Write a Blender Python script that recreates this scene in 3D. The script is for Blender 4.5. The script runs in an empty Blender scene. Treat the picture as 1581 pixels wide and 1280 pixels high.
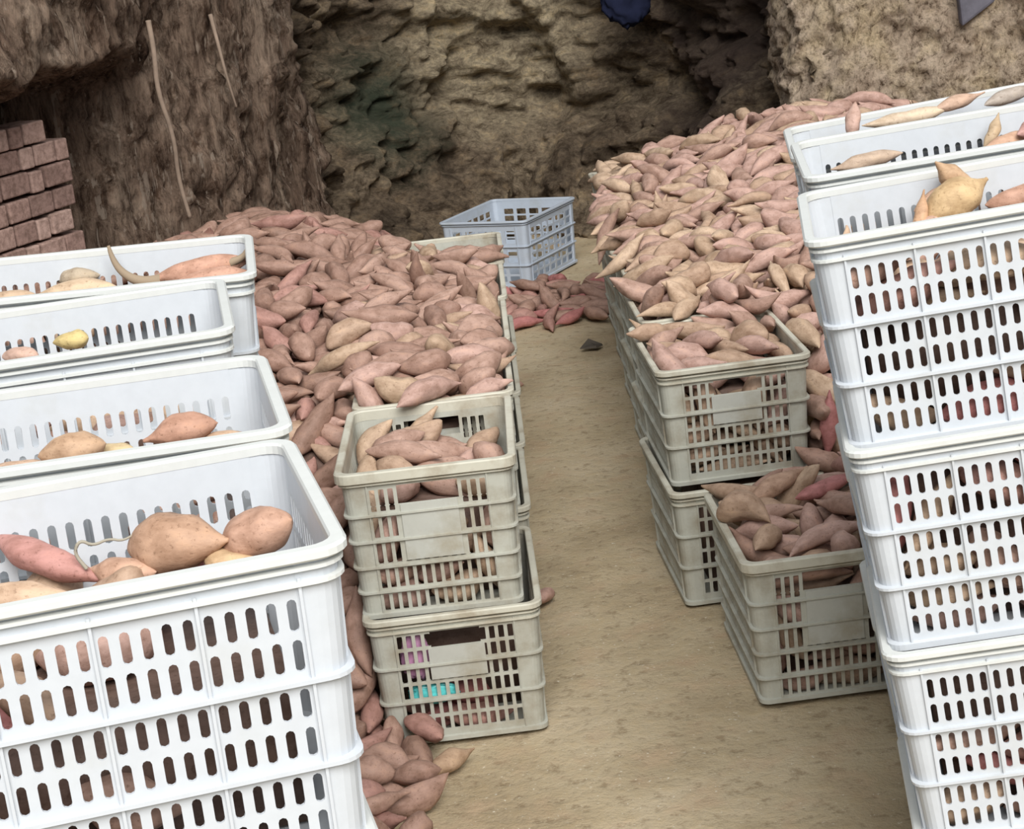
import bpy, bmesh, math, random, base64, zlib
import numpy as np
from mathutils import Vector, Matrix, Euler, Quaternion, noise as mnoise

# ------------------------------------------------------------------ camera, world, lights, exposure
scene = bpy.context.scene
col = scene.collection
PITCH, ROLL, CAM_H, FPX = .274, .118, 1.963, 3001.31
fwd = Vector((0, math.cos(PITCH), -math.sin(PITCH)))
up0 = Vector((0, math.sin(PITCH), math.cos(PITCH)))
rt0 = Vector((1, 0, 0))
cam_r = math.cos(ROLL) * rt0 - math.sin(ROLL) * up0
cam_u = math.cos(ROLL) * up0 + math.sin(ROLL) * rt0
cam = bpy.data.cameras.new('camera')
cam.sensor_fit = 'HORIZONTAL'; cam.sensor_width = 36.0
cam.lens = FPX / 1581 * 36.0
cam.clip_end = 100
cam_o = bpy.data.objects.new('camera', cam); col.objects.link(cam_o)
m = Matrix((cam_r, cam_u, -fwd)).transposed().to_4x4(); m.translation = (0, 0, CAM_H)
cam_o.matrix_world = m
scene.camera = cam_o

world = bpy.data.worlds.new('cellar_daylight'); scene.world = world; world.use_nodes = True
bg = world.node_tree.nodes['Background']
bg.inputs['Color'].default_value = (.90, .95, 1.0, 1); bg.inputs['Strength'].default_value = .56

# open sky light falling in at the cellar mouth, far behind the camera
def area(name, loc, target, sx, sy, power, color):
    l = bpy.data.lights.new(name, 'AREA'); l.shape = 'RECTANGLE'; l.size = sx; l.size_y = sy
    l.energy = power; l.color = color
    o = bpy.data.objects.new(name, l); col.objects.link(o); o.location = loc
    o.rotation_euler = (Vector(target) - Vector(loc)).to_track_quat('-Z', 'Y').to_euler()
    return o
area('mouth_daylight', (3.6, -18.0, 21.0), (.15, 5.0, .4), 20, 18, 15000, (1, .985, .955))

scene.view_settings.view_transform = 'Standard'
scene.view_settings.look = 'None'
scene.view_settings.exposure = 0.0
scene.view_settings.gamma = 1.0
scene.view_settings.use_curve_mapping = False

# ------------------------------------------------------------------ helpers
def tag(o, label=None, cat=None, group=None, kind=None):
    if label: o['label'] = label
    if cat: o['category'] = cat
    if group: o['group'] = group
    if kind: o['kind'] = kind
    return o

def empty(name, mat=None):
    o = bpy.data.objects.new(name, None); o.empty_display_size = .05; col.objects.link(o)
    if mat is not None: o.matrix_world = mat
    return o

def obj_from(name, verts, faces, mat, parent=None, smooth=False):
    me = bpy.data.meshes.new(name); me.from_pydata([tuple(v) for v in verts], [], faces); me.update()
    if mat: me.materials.append(mat)
    if smooth: me.polygons.foreach_set('use_smooth', [True] * len(me.polygons))
    o = bpy.data.objects.new(name, me); col.objects.link(o)
    if parent: o.parent = parent
    return o

class NT:
    """short-hand for building a node material"""
    def __init__(s, name):
        s.m = bpy.data.materials.new(name); s.m.use_nodes = True
        s.t = s.m.node_tree; s.b = s.t.nodes['Principled BSDF']
        s.tc = s.n('ShaderNodeTexCoord')
    def n(s, kind, **kw):
        x = s.t.nodes.new(kind)
        for k, v in kw.items():
            if k in x.inputs: x.inputs[k].default_value = v
            else: setattr(x, k, v)
        return x
    def l(s, a, b): s.t.links.new(a, b)
    def noise(s, scale, detail=4, rough=.55, vec=None, stretch=None, dist=0):
        x = s.n('ShaderNodeTexNoise'); x.inputs['Scale'].default_value = scale
        x.inputs['Detail'].default_value = detail; x.inputs['Roughness'].default_value = rough
        x.inputs['Distortion'].default_value = dist
        v = vec or s.tc.outputs['Object']
        if stretch:
            mp = s.n('ShaderNodeMapping'); mp.inputs['Scale'].default_value = stretch; s.l(v, mp.inputs['Vector']); v = mp.outputs['Vector']
        s.l(v, x.inputs['Vector']); return x.outputs['Fac']
    def ramp(s, fac, stops):
        r = s.n('ShaderNodeValToRGB'); e = r.color_ramp.elements
        while len(e) < len(stops): e.new(.5)
        for q, (p, c) in zip(e, stops): q.position = p; q.color = (*c, 1) if len(c) == 3 else c
        s.l(fac, r.inputs['Fac']); return r.outputs['Color']
    def mix(s, fac, a, b, mode='MIX'):
        x = s.n('ShaderNodeMix', data_type='RGBA', blend_type=mode)
        for v, i in ((fac, 0), (a, 6), (b, 7)):
            if hasattr(v, 'is_linked'): s.l(v, x.inputs[i])
            elif i == 0: x.inputs[0].default_value = v
            else: x.inputs[i].default_value = (*v, 1)
        return x.outputs[2]
    def bump(s, h, strength, dist=.01):
        x = s.n('ShaderNodeBump'); x.inputs['Strength'].default_value = strength; x.inputs['Distance'].default_value = dist
        s.l(h, x.inputs['Height']); s.l(x.outputs['Normal'], s.b.inputs['Normal'])
    def color(s, c):
        if hasattr(c, 'is_linked'): s.l(c, s.b.inputs['Base Color'])
        else: s.b.inputs['Base Color'].default_value = (*c, 1)
    def rough(s, v, spec=.3):
        s.b.inputs['Roughness'].default_value = v; s.b.inputs['Specular IOR Level'].default_value = spec

def plastic(name, base, dirt, lo, hi, rough=.42, spec=.4):
    t = NT(name)
    n1 = t.noise(9, 6, .65); n2 = t.noise(45, 4, .6)
    f = t.ramp(n1, [(lo, (0, 0, 0)), (hi, (1, 1, 1))])
    c = t.mix(f, base, dirt)
    g = t.ramp(n2, [(.35, (.955, .955, .955)), (.65, (1, 1, 1))])
    t.color(t.mix(1.0, c, g, 'MULTIPLY')); t.rough(rough, spec); return t.m
M_white = plastic('white_plastic', (.55, .58, .615), (.50, .51, .495), .55, .95)
M_wrim = plastic('white_rim_plastic', (.62, .635, .615), (.54, .54, .48), .58, .95)
M_blue = plastic('bluish_plastic', (.44, .49, .56), (.36, .38, .38), .5, .85)
M_grey = plastic('grey_plastic', (.46, .46, .40), (.28, .235, .165), .45, .74, .55)
M_grim = plastic('grey_rim_plastic', (.55, .53, .44), (.30, .24, .16), .46, .76, .55)
M_plate = plastic('grey_plate_plastic', (.47, .475, .43), (.33, .29, .21), .46, .75, .55)

# ------------------------------------------------------------------ crate building
NEST = .010
def rrect(a, b, r, n=5):
    """rounded rectangle, counter-clockwise, half sizes a, b"""
    pts = []
    for cx, cy, a0 in ((a - r, b - r, 0), (-a + r, b - r, 90), (-a + r, -b + r, 180), (a - r, -b + r, 270)):
        for k in range(n + 1):
            t = math.radians(a0 + 90 * k / n); pts.append((cx + r * math.cos(t), cy + r * math.sin(t)))
    return pts

def loft(loops, closed=True):
    """loops of equal length, joined in sequence (last to first when closed)"""
    n = len(loops[0]); V = [p for L in loops for p in L]; F = []
    K = len(loops)
    for i in range(K if closed else K - 1):
        j = (i + 1) % K
        for k in range(n):
            q = (k + 1) % n
            F.append((i * n + k, i * n + q, j * n + q, j * n + k))
    return V, F

def join(*parts):
    V, F = [], []
    for v, f in parts:
        o = len(V); V += list(v); F += [tuple(i + o for i in q) for q in f]
    return V, F

def panel(us, vs, solid, mp, th, chamf=0, round_ok=None):
    """a plate with holes: grid cells, those not solid are left open and get side faces; mp(u, v, depth) places a point"""
    V, F = [], []
    def P(u, v, d):
        V.append(mp(u, v, d)); return len(V) - 1
    nu, nv = len(us) - 1, len(vs) - 1
    S = lambda i, j: 0 <= i < nu and 0 <= j < nv and solid(i, j)
    for i in range(nu):
        for j in range(nv):
            u0, u1, v0, v1 = us[i], us[i + 1], vs[j], vs[j + 1]
            if S(i, j):
                F.append((P(u0, v0, 0), P(u1, v0, 0), P(u1, v1, 0), P(u0, v1, 0)))
                F.append((P(u0, v1, th), P(u1, v1, th), P(u1, v0, th), P(u0, v0, th)))
                for di, dj, e in ((-1, 0, (u0, v1, u0, v0)), (1, 0, (u1, v0, u1, v1)), (0, -1, (u0, v0, u1, v0)), (0, 1, (u1, v1, u0, v1))):
                    if not S(i + di, j + dj):
                        a, b, c, d = e; F.append((P(a, b, 0), P(a, b, th), P(c, d, th), P(c, d, 0)))
            elif chamf and (round_ok is None or round_ok(i, j)):
                c = min(chamf, .48 * (u1 - u0), .48 * (v1 - v0))
                for (x, y, sx, sy) in ((u0, v0, 1, 1), (u1, v0, -1, 1), (u1, v1, -1, -1), (u0, v1, 1, -1)):
                    k = .293 * c
                    seq = [(x, y), (x + sx * c, y), (x + sx * k, y + sy * k), (x, y + sy * c)]
                    if sx * sy < 0: seq = [seq[0]] + seq[:0:-1]
                    F.append(tuple(P(a, b, 0) for a, b in seq)); F.append(tuple(P(a, b, th) for a, b in seq[::-1]))
                    F.append((P(*seq[1], 0), P(*seq[2], 0), P(*seq[2], th), P(*seq[1], th)))
                    F.append((P(*seq[2], 0), P(*seq[3], 0), P(*seq[3], th), P(*seq[2], th)))
    return V, F

class Spec: pass
def spec(**k):
    s = Spec(); s.__dict__.update(k); return s
WHITE = spec(W=.63, D=.43, H=.345, it=.012, ib=.026, rr=.034, cw=.056, n_w=25, n_d=15, group=5, top=.052, rows=[(.052, .087), (.096, .131), (.150, .183), (.193, .226), (.246, .279), (.288, .321)],
             ribs=[.020, .036, .141, .236], frac=.47, chamf=.0055, mat=M_white, rim=M_wrim, plate=None, handle=False, rimh=.013)
GREY6 = spec(W=.42, D=.565, H=.326, it=.012, ib=.026, rr=.034, cw=.070, n_w=13, n_d=20, group=99, top=.05, rows=[(.048, .080), (.088, .120), (.134, .168), (.176, .210), (.224, .256), (.264, .296)],
             ribs=[.022, .036, .127, .217], frac=.60, chamf=.002, mat=M_grey, rim=M_grim, plate=M_plate, handle=(.044, .084, .166), rimh=.016)
GREY5 = spec(W=.42, D=.565, H=.363, it=.014, ib=.028, rr=.034, cw=.072, n_w=13, n_d=20, group=99, top=.05, rows=[(.046, .100), (.114, .164), (.178, .228), (.242, .290), (.304, .346)],
             ribs=[.030, .107, .171, .235, .297], frac=.60, chamf=.002, mat=M_grey, rim=M_grim, plate=M_plate, handle=(.040, .086, .226), rimh=.026)
FAR = spec(W=.60, D=.48, H=.330, it=.012, ib=.024, rr=.03, cw=.062, n_w=7, n_d=5, group=99, top=.05, rows=[(.050, .078), (.086, .114), (.142, .172), (.182, .210), (.236, .264), (.274, .302)],
           ribs=[.018, .128, .222], frac=.74, chamf=.004, mat=M_blue, rim=M_blue, plate=None, handle=False, rimh=.012)

def crate_parts(s):
    """list of (part name, verts, faces, material, smooth) in a frame with the base centre at the origin"""
    ins = lambda z: s.ib + (s.it - s.ib) * z / s.H
    th = .004; out = []
    def loop(i, z): return [(x, y, z) for x, y in rrect(s.W / 2 - i, s.D / 2 - i, s.rr - min(i, .02) * .5)]
    zt = s.H
    prof = [(.004, zt - s.rimh), (0, zt - s.rimh + .003), (0, zt - .003), (.003, zt), (s.it + .003, zt), (s.it + .005, zt - .003), (s.it + .005, zt - s.rimh), ]
    parts = [loft([loop(i, z) for i, z in prof])]
    def band(z, o, h=.0028):
        i = ins(z); return loft([loop(i + .001, z - h), loop(i - o, z - h * .7), loop(i - o, z + h * .7), loop(i + .001, z + h)])
    for r in s.ribs[:-2] if s.rows and len(s.ribs) > 3 and s.ribs[1] < .06 else s.ribs[:1]:
        parts.append(band(zt - r, s.it * .62))
    out.append(('rim', *join(*parts), s.rim, False))
    for r in s.ribs:
        if r > .05: out.append(('rib', *band(zt - r, .0085, .0032), s.mat, False))
    # base with its lip
    bp = [loft([loop(s.ib + .001, .014), loop(s.ib - .008, .012), loop(s.ib - .008, .002), loop(s.ib - .004, 0), loop(s.ib + .03, 0), loop(s.ib + .03, .006), loop(s.ib + .002, .008)])]
    lo = loop(s.ib + .028, .001); lo2 = loop(s.ib + .028, .006); n = len(lo)
    bp.append((lo + lo2, [tuple(range(n))[::-1], tuple(range(n, 2 * n))]))
    out.append(('base', *join(*bp), s.mat, False))
    # corner panels
    def corner(ix, iy):
        V, F = [], []
        zs = [.006, s.H - .004]
        for z in zs:
            i = ins(z) - .0008; a, b, r = s.W / 2 - i, s.D / 2 - i, s.rr - .008
            cwx = s.cw - i + .003; cwy = s.cw - i + .003
            pts = [(a - r - (cwx - r), b)] if cwx > r else []
            for k in range(6):
                t = math.radians(90 - 18 * k); pts.append((a - r + r * math.cos(t), b - r + r * math.sin(t)))
            pts.append((a, b - cwy))
            for d in (0, th):
                for (x, y) in pts:
                    f = 1 - d / max(x, .01) if 0 else 1
                    # offset towards the inside
                    nx = -d if x > a - r * .5 else (-d * .7 if x > a - r else 0)
                    ny = -d if y > b - r * .5 else (-d * .7 if y > b - r else 0)
                    V.append(((x + nx) * ix, (y + ny) * iy, z))
            K = len(pts)
        for d in (0, 1):
            for k in range(K - 1):
                q = (d * K + k, d * K + k + 1, 2 * K + d * K + k + 1, 2 * K + d * K + k)
                F.append(q if (d == 0) == (ix * iy < 0) else q[::-1])
        for k in (0, K - 1):
            F.append((k, K + k, 3 * K + k, 2 * K + k))
        # upright ridge at each end of the panel
        return V, F
    for ix, iy in ((1, 1), (-1, 1), (-1, -1), (1, -1)):
        out.append(('corner_panel', *corner(ix, iy), s.mat, False))
    # walls
    def wall(axis, sg, n, endwall):
        half = (s.W if axis == 0 else s.D) / 2; oth = (s.D if axis == 0 else s.W) / 2
        u0 = -half + s.cw; u1 = half - s.cw; p = (u1 - u0) / n; g = p * s.frac
        us = [u0]
        for k in range(n):
            us += [u0 + k * p + (p - g) / 2, u0 + k * p + (p + g) / 2]
        us.append(u1)
        vs = [.006]
        for a, b in reversed(s.rows): vs += [s.H - b, s.H - a]
        hz = None
        if endwall and s.handle:
            ht, hb, pb = s.handle; hw = (.064 if s.n_w == 13 else .06)
            vs = sorted(set(vs + [s.H - ht, s.H - hb, s.H - pb])); hz = (s.H - pb, s.H - hb, s.H - ht)
        vs.append(s.H - .004)
        rowset = [(s.H - b, s.H - a) for a, b in s.rows]
        def solid(i, j):
            uc = (us[i] + us[i + 1]) / 2; vc = (vs[j] + vs[j + 1]) / 2
            if hz and abs(uc) < hw:
                if hz[1] < vc < hz[2]: return False
                if hz[0] < vc: return True
            if i % 2 == 0: return True
            for a, b in rowset:
                if a < vc < b: return False
            return True
        def mp(u, v, d):
            q = oth - ins(v) - d
            uu = u
            return (-sg * uu, sg * q, v) if axis == 0 else (sg * q, sg * uu, v)
        def round_ok(i, j):
            uc = (us[i] + us[i + 1]) / 2; vc = (vs[j] + vs[j + 1]) / 2
            return not (hz and abs(uc) < hw and hz[1] < vc < hz[2])
        pr = [panel(us, vs, solid, mp, th, s.chamf, round_ok)]
        # upright ridges outside the wall
        ridge = [u0, u1] + [u0 + p * k for k in range(s.group, n, s.group)]
        for u in ridge:
            w = .0016
            def mpr(a, b, d, u=u): return mp(u + a, b, -.005 + d)
            pr.append(panel([-w, w], [.010, s.H - .03], lambda i, j: True, mpr, .006))
        out.append(('end_wall' if endwall else 'side_wall', *join(*pr), s.mat, False))
        if endwall and s.handle and s.plate:
            def mpp(a, b, d): return mp(a, b, -.0045 + d)
            out.append(('label_plate', *panel([-hw - .002, hw + .002], [hz[0] + .002, hz[1] - .001], lambda i, j: True, mpp, .0044), s.plate, False))
    short_is_x = s.W < s.D
    for sg in (1, -1):
        wall(0, sg, s.n_w, short_is_x)
        wall(1, sg, s.n_d, not short_is_x)
    return out

PROTO = {}
def make_crate(key, s, mat, name, label, cat, group=None):
    """first crate of a kind builds its meshes; later ones are copies of the thing and of each part"""
    if key not in PROTO:
        me = []
        for n, V, F, mt, sm in crate_parts(s):
            d = bpy.data.meshes.new(n); d.from_pydata([tuple(v) for v in V], [], F); d.update(); d.materials.append(mt)
            me.append((n, d))
        PROTO[key] = me
    root = empty(name, mat); tag(root, label, cat, group)
    for n, d in PROTO[key]:
        o = bpy.data.objects.new(n, d); col.objects.link(o); o.parent = root
        if n == 'label_plate': o['label'] = 'plain flat plate below the hand hole'
    return root

def pose(s, corner, q):
    """matrix of a crate whose rim front corner (L or R) stands at q = x, y, z, yaw, tilt"""
    x, y, z, a, t = q
    R = Matrix.Rotation(a, 4, 'Z') @ Matrix.Rotation(-math.atan(t), 4, 'Y')
    loc = Vector((s.W / 2 if corner == 'R' else (-s.W / 2 if corner == 'L' else 0), -s.D / 2, s.H))
    return Matrix.Translation(Vector((x, y, z)) - (R.to_3x3() @ loc)) @ R

CR = []   # (key, spec, matrix, name, label)
def add(key, s, mat, label, group=None): CR.append((key, s, mat, label, group))
WG = 'white plastic crates of the two near rows'
GG = 'grey plastic crates of the two far rows'
# near left row
DQ = dict(D0=(-.1724, 1.8183, 1.341, .2151, -.0), D1=(-.266, 2.2927, 1.335, .1742, -.02), D2=(-.4000, 2.880, 1.3400, .150, 0), D3=(-.4106, 3.3256, 1.335, .115, -.04))
DL = dict(D0='nearest white crate at left, two big round sweet potatoes in its right corner',
          D1='second white crate of the left row, holding a few sweet potatoes low inside',
          D2='third white crate of the left row, nearly empty with one small yellow potato showing',
          D3='farthest white crate at left, a curved horn-like sweet potato tail sticking up')
for k in ('D0', 'D1', 'D2', 'D3'):
    Q = DQ[k]; M0 = pose(WHITE, 'R', Q); add('white', WHITE, M0, DL[k], WG)
    nm = dict(D0='nearest', D1='second', D2='third', D3='farthest')[k]
    low = Q[2] - WHITE.H; st = low / 3
    for i in range(3):
        b = st * (2 - i)
        Rz = Matrix.Rotation(Q[3], 4, 'Z')
        c = M0.translation
        add('white', WHITE, Matrix.Translation((c.x - .012 - .008 * i, c.y + .010 + .006 * i, b)) @ Rz, 'white crate %s under the %s top white crate at left' % (('second from the top', 'third from the top', 'at the bottom')[i], nm), WG)
# near right row
EQ = dict(E0=(.4637, 2.8544, 1.3715, -.1436, .088), E1=(.548, 3.325, 1.387, -.110, .07), E2=(.600, 3.775, 1.350, -.126, .09))
EF = (.4987, 2.8344, 1.0400, -.1433, .0905); EG = (.5320, 2.8150, .7050, -.142, .0925); EH = (.565, 2.81, .370, -.142, .0925)
add('white', WHITE, pose(WHITE, 'L', EQ['E0']), 'top white crate of the nearest right stack, a fat tan sweet potato rising inside', WG)
add('white', WHITE, pose(WHITE, 'L', EF), 'white crate second from the top in the nearest right stack', WG)
add('white', WHITE, pose(WHITE, 'L', EG), 'white crate third from the top in the nearest right stack', WG)
add('white', WHITE, pose(WHITE, 'L', EH), 'white crate at the bottom of the nearest right stack', WG)
for k, nm, lab in (('E1', 'second', 'top white crate of the second right stack, one long brown sweet potato near its left'), ('E2', 'farthest', 'top white crate of the farthest right stack, before the pale pebbly wall')):
    Q = EQ[k]; add('white', WHITE, pose(WHITE, 'L', Q), lab, WG)
    for i in range(1, 4):
        q = (Q[0] + .033 * i, Q[1], Q[2] - .3365 * i, Q[3], Q[4])
        add('white', WHITE, pose(WHITE, 'L', q), 'white crate %s in the %s right stack' % (('second from the top', 'third from the top', 'at the bottom')[i - 1], nm), WG)
# grey, left row along the aisle
A2Q = (-.192, 4.199, .326, .010, 0); A1Q = (-.213, 4.224, .326 + .363 - .012, -.012, 0)
add('grey5', GREY5, pose(GREY5, 'C', A1Q), 'dirty grey crate on top of the first stack left of the aisle', GG)
add('grey6', GREY6, pose(GREY6, 'C', A2Q), 'lowest grey crate of the first left stack, teal and pink bags behind its slots', GG)
ys = 4.224
AROW, BROW = [], []
for i in range(1, 5):
    ys += .572
    x = -.205 + .008 * i
    AROW.append((x, ys))
    od = ('second', 'third', 'fourth', 'fifth', 'sixth')[i - 1]
    add('grey6', GREY6, pose(GREY6, 'C', (x, ys, .677, .0, 0)), 'heaped top grey crate of the %s stack left of the aisle' % od, GG)
    add('grey6', GREY6, pose(GREY6, 'C', (x + .008, ys + .004, .677 - .316, 0, 0)), 'lower grey crate of the %s stack left of the aisle' % od, GG)
# grey, right row
B1Q = (.596, 4.938, .642, .045, 0); B2Q = (.598, 4.869, .326, .06, 0)
add('grey6', GREY6, pose(GREY6, 'C', B1Q), 'grey crate heaped over its rim, top of the first stack right of the aisle', GG)
add('grey6', GREY6, pose(GREY6, 'C', B2Q), 'grey crate under the heaped one, first stack right of the aisle', GG)
y = 4.938
for i in range(1, 6):
    y += .585
    x = .596 + .016 * i
    BROW.append((x, y))
    od = ('second', 'third', 'fourth', 'fifth', 'sixth')[i - 1]
    add('grey6', GREY6, pose(GREY6, 'C', (x, y, .642, .03, 0)), 'heaped top grey crate of the %s stack right of the aisle' % od, GG)
    add('grey6', GREY6, pose(GREY6, 'C', (x + .006, y - .02, .326, .03, 0)), 'lower grey crate of the %s stack right of the aisle' % od, GG)
CQ = (.693, 4.192, .363, .037, 0)
add('grey5', GREY5, pose(GREY5, 'C', CQ), 'single grey crate on the floor against the nearest white right stack', GG)
# far crate: near corner on the floor, long side running away to the right
fa = math.radians(62)
FMAT = Matrix.Translation((.16, 9.20, .0)) @ Matrix.Rotation(fa, 4, 'Z') @ Matrix.Translation((FAR.W / 2 - .024, FAR.D / 2 - .024, 0))

# ------------------------------------------------------------------ floor and cave walls
def dirt_floor():
    t = NT('trodden_earth')
    n1 = t.noise(2.2, 6, .6); n2 = t.noise(26, 5, .7); n3 = t.noise(95, 3, .6)
    c = t.ramp(n1, [(.35, (.37, .292, .188)), (.5, (.455, .37, .245)), (.66, (.52, .43, .30))])
    g = t.ramp(n2, [(.34, (.70, .66, .62)), (.46, (1, 1, 1)), (.68, (1.0, .97, .92))])
    c = t.mix(1, c, g, 'MULTIPLY')
    n4 = t.noise(7, 5, .6); w = t.ramp(n4, [(.52, (0, 0, 0)), (.72, (.7, .7, .7))]); c = t.mix(w, c, (.48, .345, .225))
    s = t.ramp(n3, [(.66, (0, 0, 0)), (.72, (1, 1, 1))])
    c = t.mix(s, c, (.66, .60, .48)); t.color(c); t.rough(.9, .15); t.bump(n2, .55, .02)
    return t.m

def sheet(name, mat, line, z0, z1, nu, nv, disp):
    """an upright earth or rock face along a plan line, every point pushed out of it by disp(s, z)"""
    P = [Vector((x, y)) for x, y in line]
    L = [0]
    for a, b in zip(P, P[1:]): L.append(L[-1] + (b - a).length)
    def at(s):
        k = 0
        while k < len(L) - 2 and s > L[k + 1]: k += 1
        d = (P[k + 1] - P[k]); return P[k] + d * ((s - L[k]) / d.length)
    V, F = [], []
    for i in range(nu + 1):
        s = L[-1] * i / nu
        p = at(s); q = at(min(L[-1], s + .25)) - at(max(0, s - .25)); n = Vector((q.y, -q.x)).normalized()
        for j in range(nv + 1):
            z = z0 + (z1 - z0) * j / nv
            d = disp(p, s, z); v = p + n * d
            V.append((v.x, v.y, z))
    for i in range(nu):
        for j in range(nv):
            a = i * (nv + 1) + j; F.append((a, a + nv + 1, a + nv + 2, a + 1))
    o = obj_from(name, V, F, mat, smooth=True); tag(o, kind='structure'); return o

def fr(x, y, z, o=4): return mnoise.fractal(Vector((x, y, z)), .9, 2.1, o)
def rid(x, y, z, o=4): return mnoise.ridged_multi_fractal(Vector((x, y, z)), .9, 2.1, o, 1.0, 2.0) - 1.1

def earth_left():
    t = NT('straw_earth')
    n1 = t.noise(3.2, 6, .65, stretch=(1, 1, .4)); n2 = t.noise(24, 8, .8, stretch=(1, 1, .18), dist=.3); n3 = t.noise(10, 7, .75, stretch=(1, 1, .7), dist=.3); n4 = t.noise(46, 3, .6, stretch=(1, 1, .06))
    c = t.ramp(n1, [(.33, (.175, .118, .088)), (.5, (.30, .22, .168)), (.68, (.41, .325, .255))])
    g = t.ramp(n2, [(.38, (.25, .21, .19)), (.50, (.82, .79, .76)), (.62, (1.3, 1.25, 1.2))])
    c = t.mix(1, c, g, 'MULTIPLY')
    h = t.ramp(n3, [(.38, (.38, .33, .30)), (.50, (1, 1, 1))])
    c = t.mix(1, c, h, 'MULTIPLY')
    f = t.ramp(n4, [(.60, (0, 0, 0)), (.66, (.7, .7, .7))])
    c = t.mix(f, c, (.45, .36, .285)); t.color(c); t.rough(.95, .1); t.bump(n2, .9, .06); return t.m
def rock_back():
    t = NT('cave_rock')
    n1 = t.noise(1.5, 6, .6, dist=.5); n2 = t.noise(7, 10, .8, stretch=(1, 1, 1.7), dist=.4); n3 = t.noise(34, 6, .75)
    c = t.ramp(n1, [(.36, (.115, .088, .066)), (.5, (.24, .185, .135)), (.62, (.37, .30, .22))])
    g = t.ramp(n2, [(.38, (.36, .33, .31)), (.52, (1, 1, 1)), (.64, (1.45, 1.38, 1.22))])
    c = t.mix(1, c, g, 'MULTIPLY')
    h = t.ramp(n3, [(.36, (.6, .57, .54)), (.6, (1.15, 1.12, 1.05))]); c = t.mix(1, c, h, 'MULTIPLY')
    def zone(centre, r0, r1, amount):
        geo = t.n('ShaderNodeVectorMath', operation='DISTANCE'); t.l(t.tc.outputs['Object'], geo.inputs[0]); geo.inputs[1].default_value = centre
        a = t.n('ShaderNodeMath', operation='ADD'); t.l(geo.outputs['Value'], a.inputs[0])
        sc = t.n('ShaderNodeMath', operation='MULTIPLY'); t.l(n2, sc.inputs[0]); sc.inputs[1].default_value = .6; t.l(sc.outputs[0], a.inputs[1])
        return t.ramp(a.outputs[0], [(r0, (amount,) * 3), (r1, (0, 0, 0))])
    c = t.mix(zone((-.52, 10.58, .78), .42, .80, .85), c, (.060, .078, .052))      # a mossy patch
    c = t.mix(zone((1.25, 10.2, .95), .70, 1.0, .75), c, (.10, .07, .06))        # purplish brown: shade at the right of the recess, painted into the rock
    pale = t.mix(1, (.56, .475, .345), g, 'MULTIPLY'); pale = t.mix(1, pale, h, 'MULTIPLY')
    c = t.mix(zone((.12, 11.0, 1.10), .70, 1.15, .9), c, pale)       # pale broken rock, the light on the upper middle painted into its tone
    t.color(c); t.rough(.95, .1); t.bump(n2, .9, .08); return t.m
def pebbly_right():
    t = NT('pale_pebbly_earth')
    n1 = t.noise(3, 5, .6); n2 = t.noise(34, 8, .8, stretch=(1, 1, .7), dist=.2); n3 = t.noise(11, 6, .7)
    c = t.ramp(n1, [(.35, (.55, .43, .335)), (.52, (.68, .56, .44)), (.66, (.74, .61, .42))])
    g = t.ramp(n2, [(.37, (.20, .16, .13)), (.47, (.80, .76, .72)), (.58, (1.15, 1.12, 1.08))])
    c = t.mix(1, c, g, 'MULTIPLY')
    h = t.ramp(n3, [(.34, (.55, .5, .46)), (.46, (1, 1, 1))]); c = t.mix(1, c, h, 'MULTIPLY')
    t.color(c); t.rough(.95, .1); t.bump(n2, .9, .05); return t.m

def sstep(a, b, x):
    t = min(1, max(0, (x - a) / (b - a))); return t * t * (3 - 2 * t)

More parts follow.
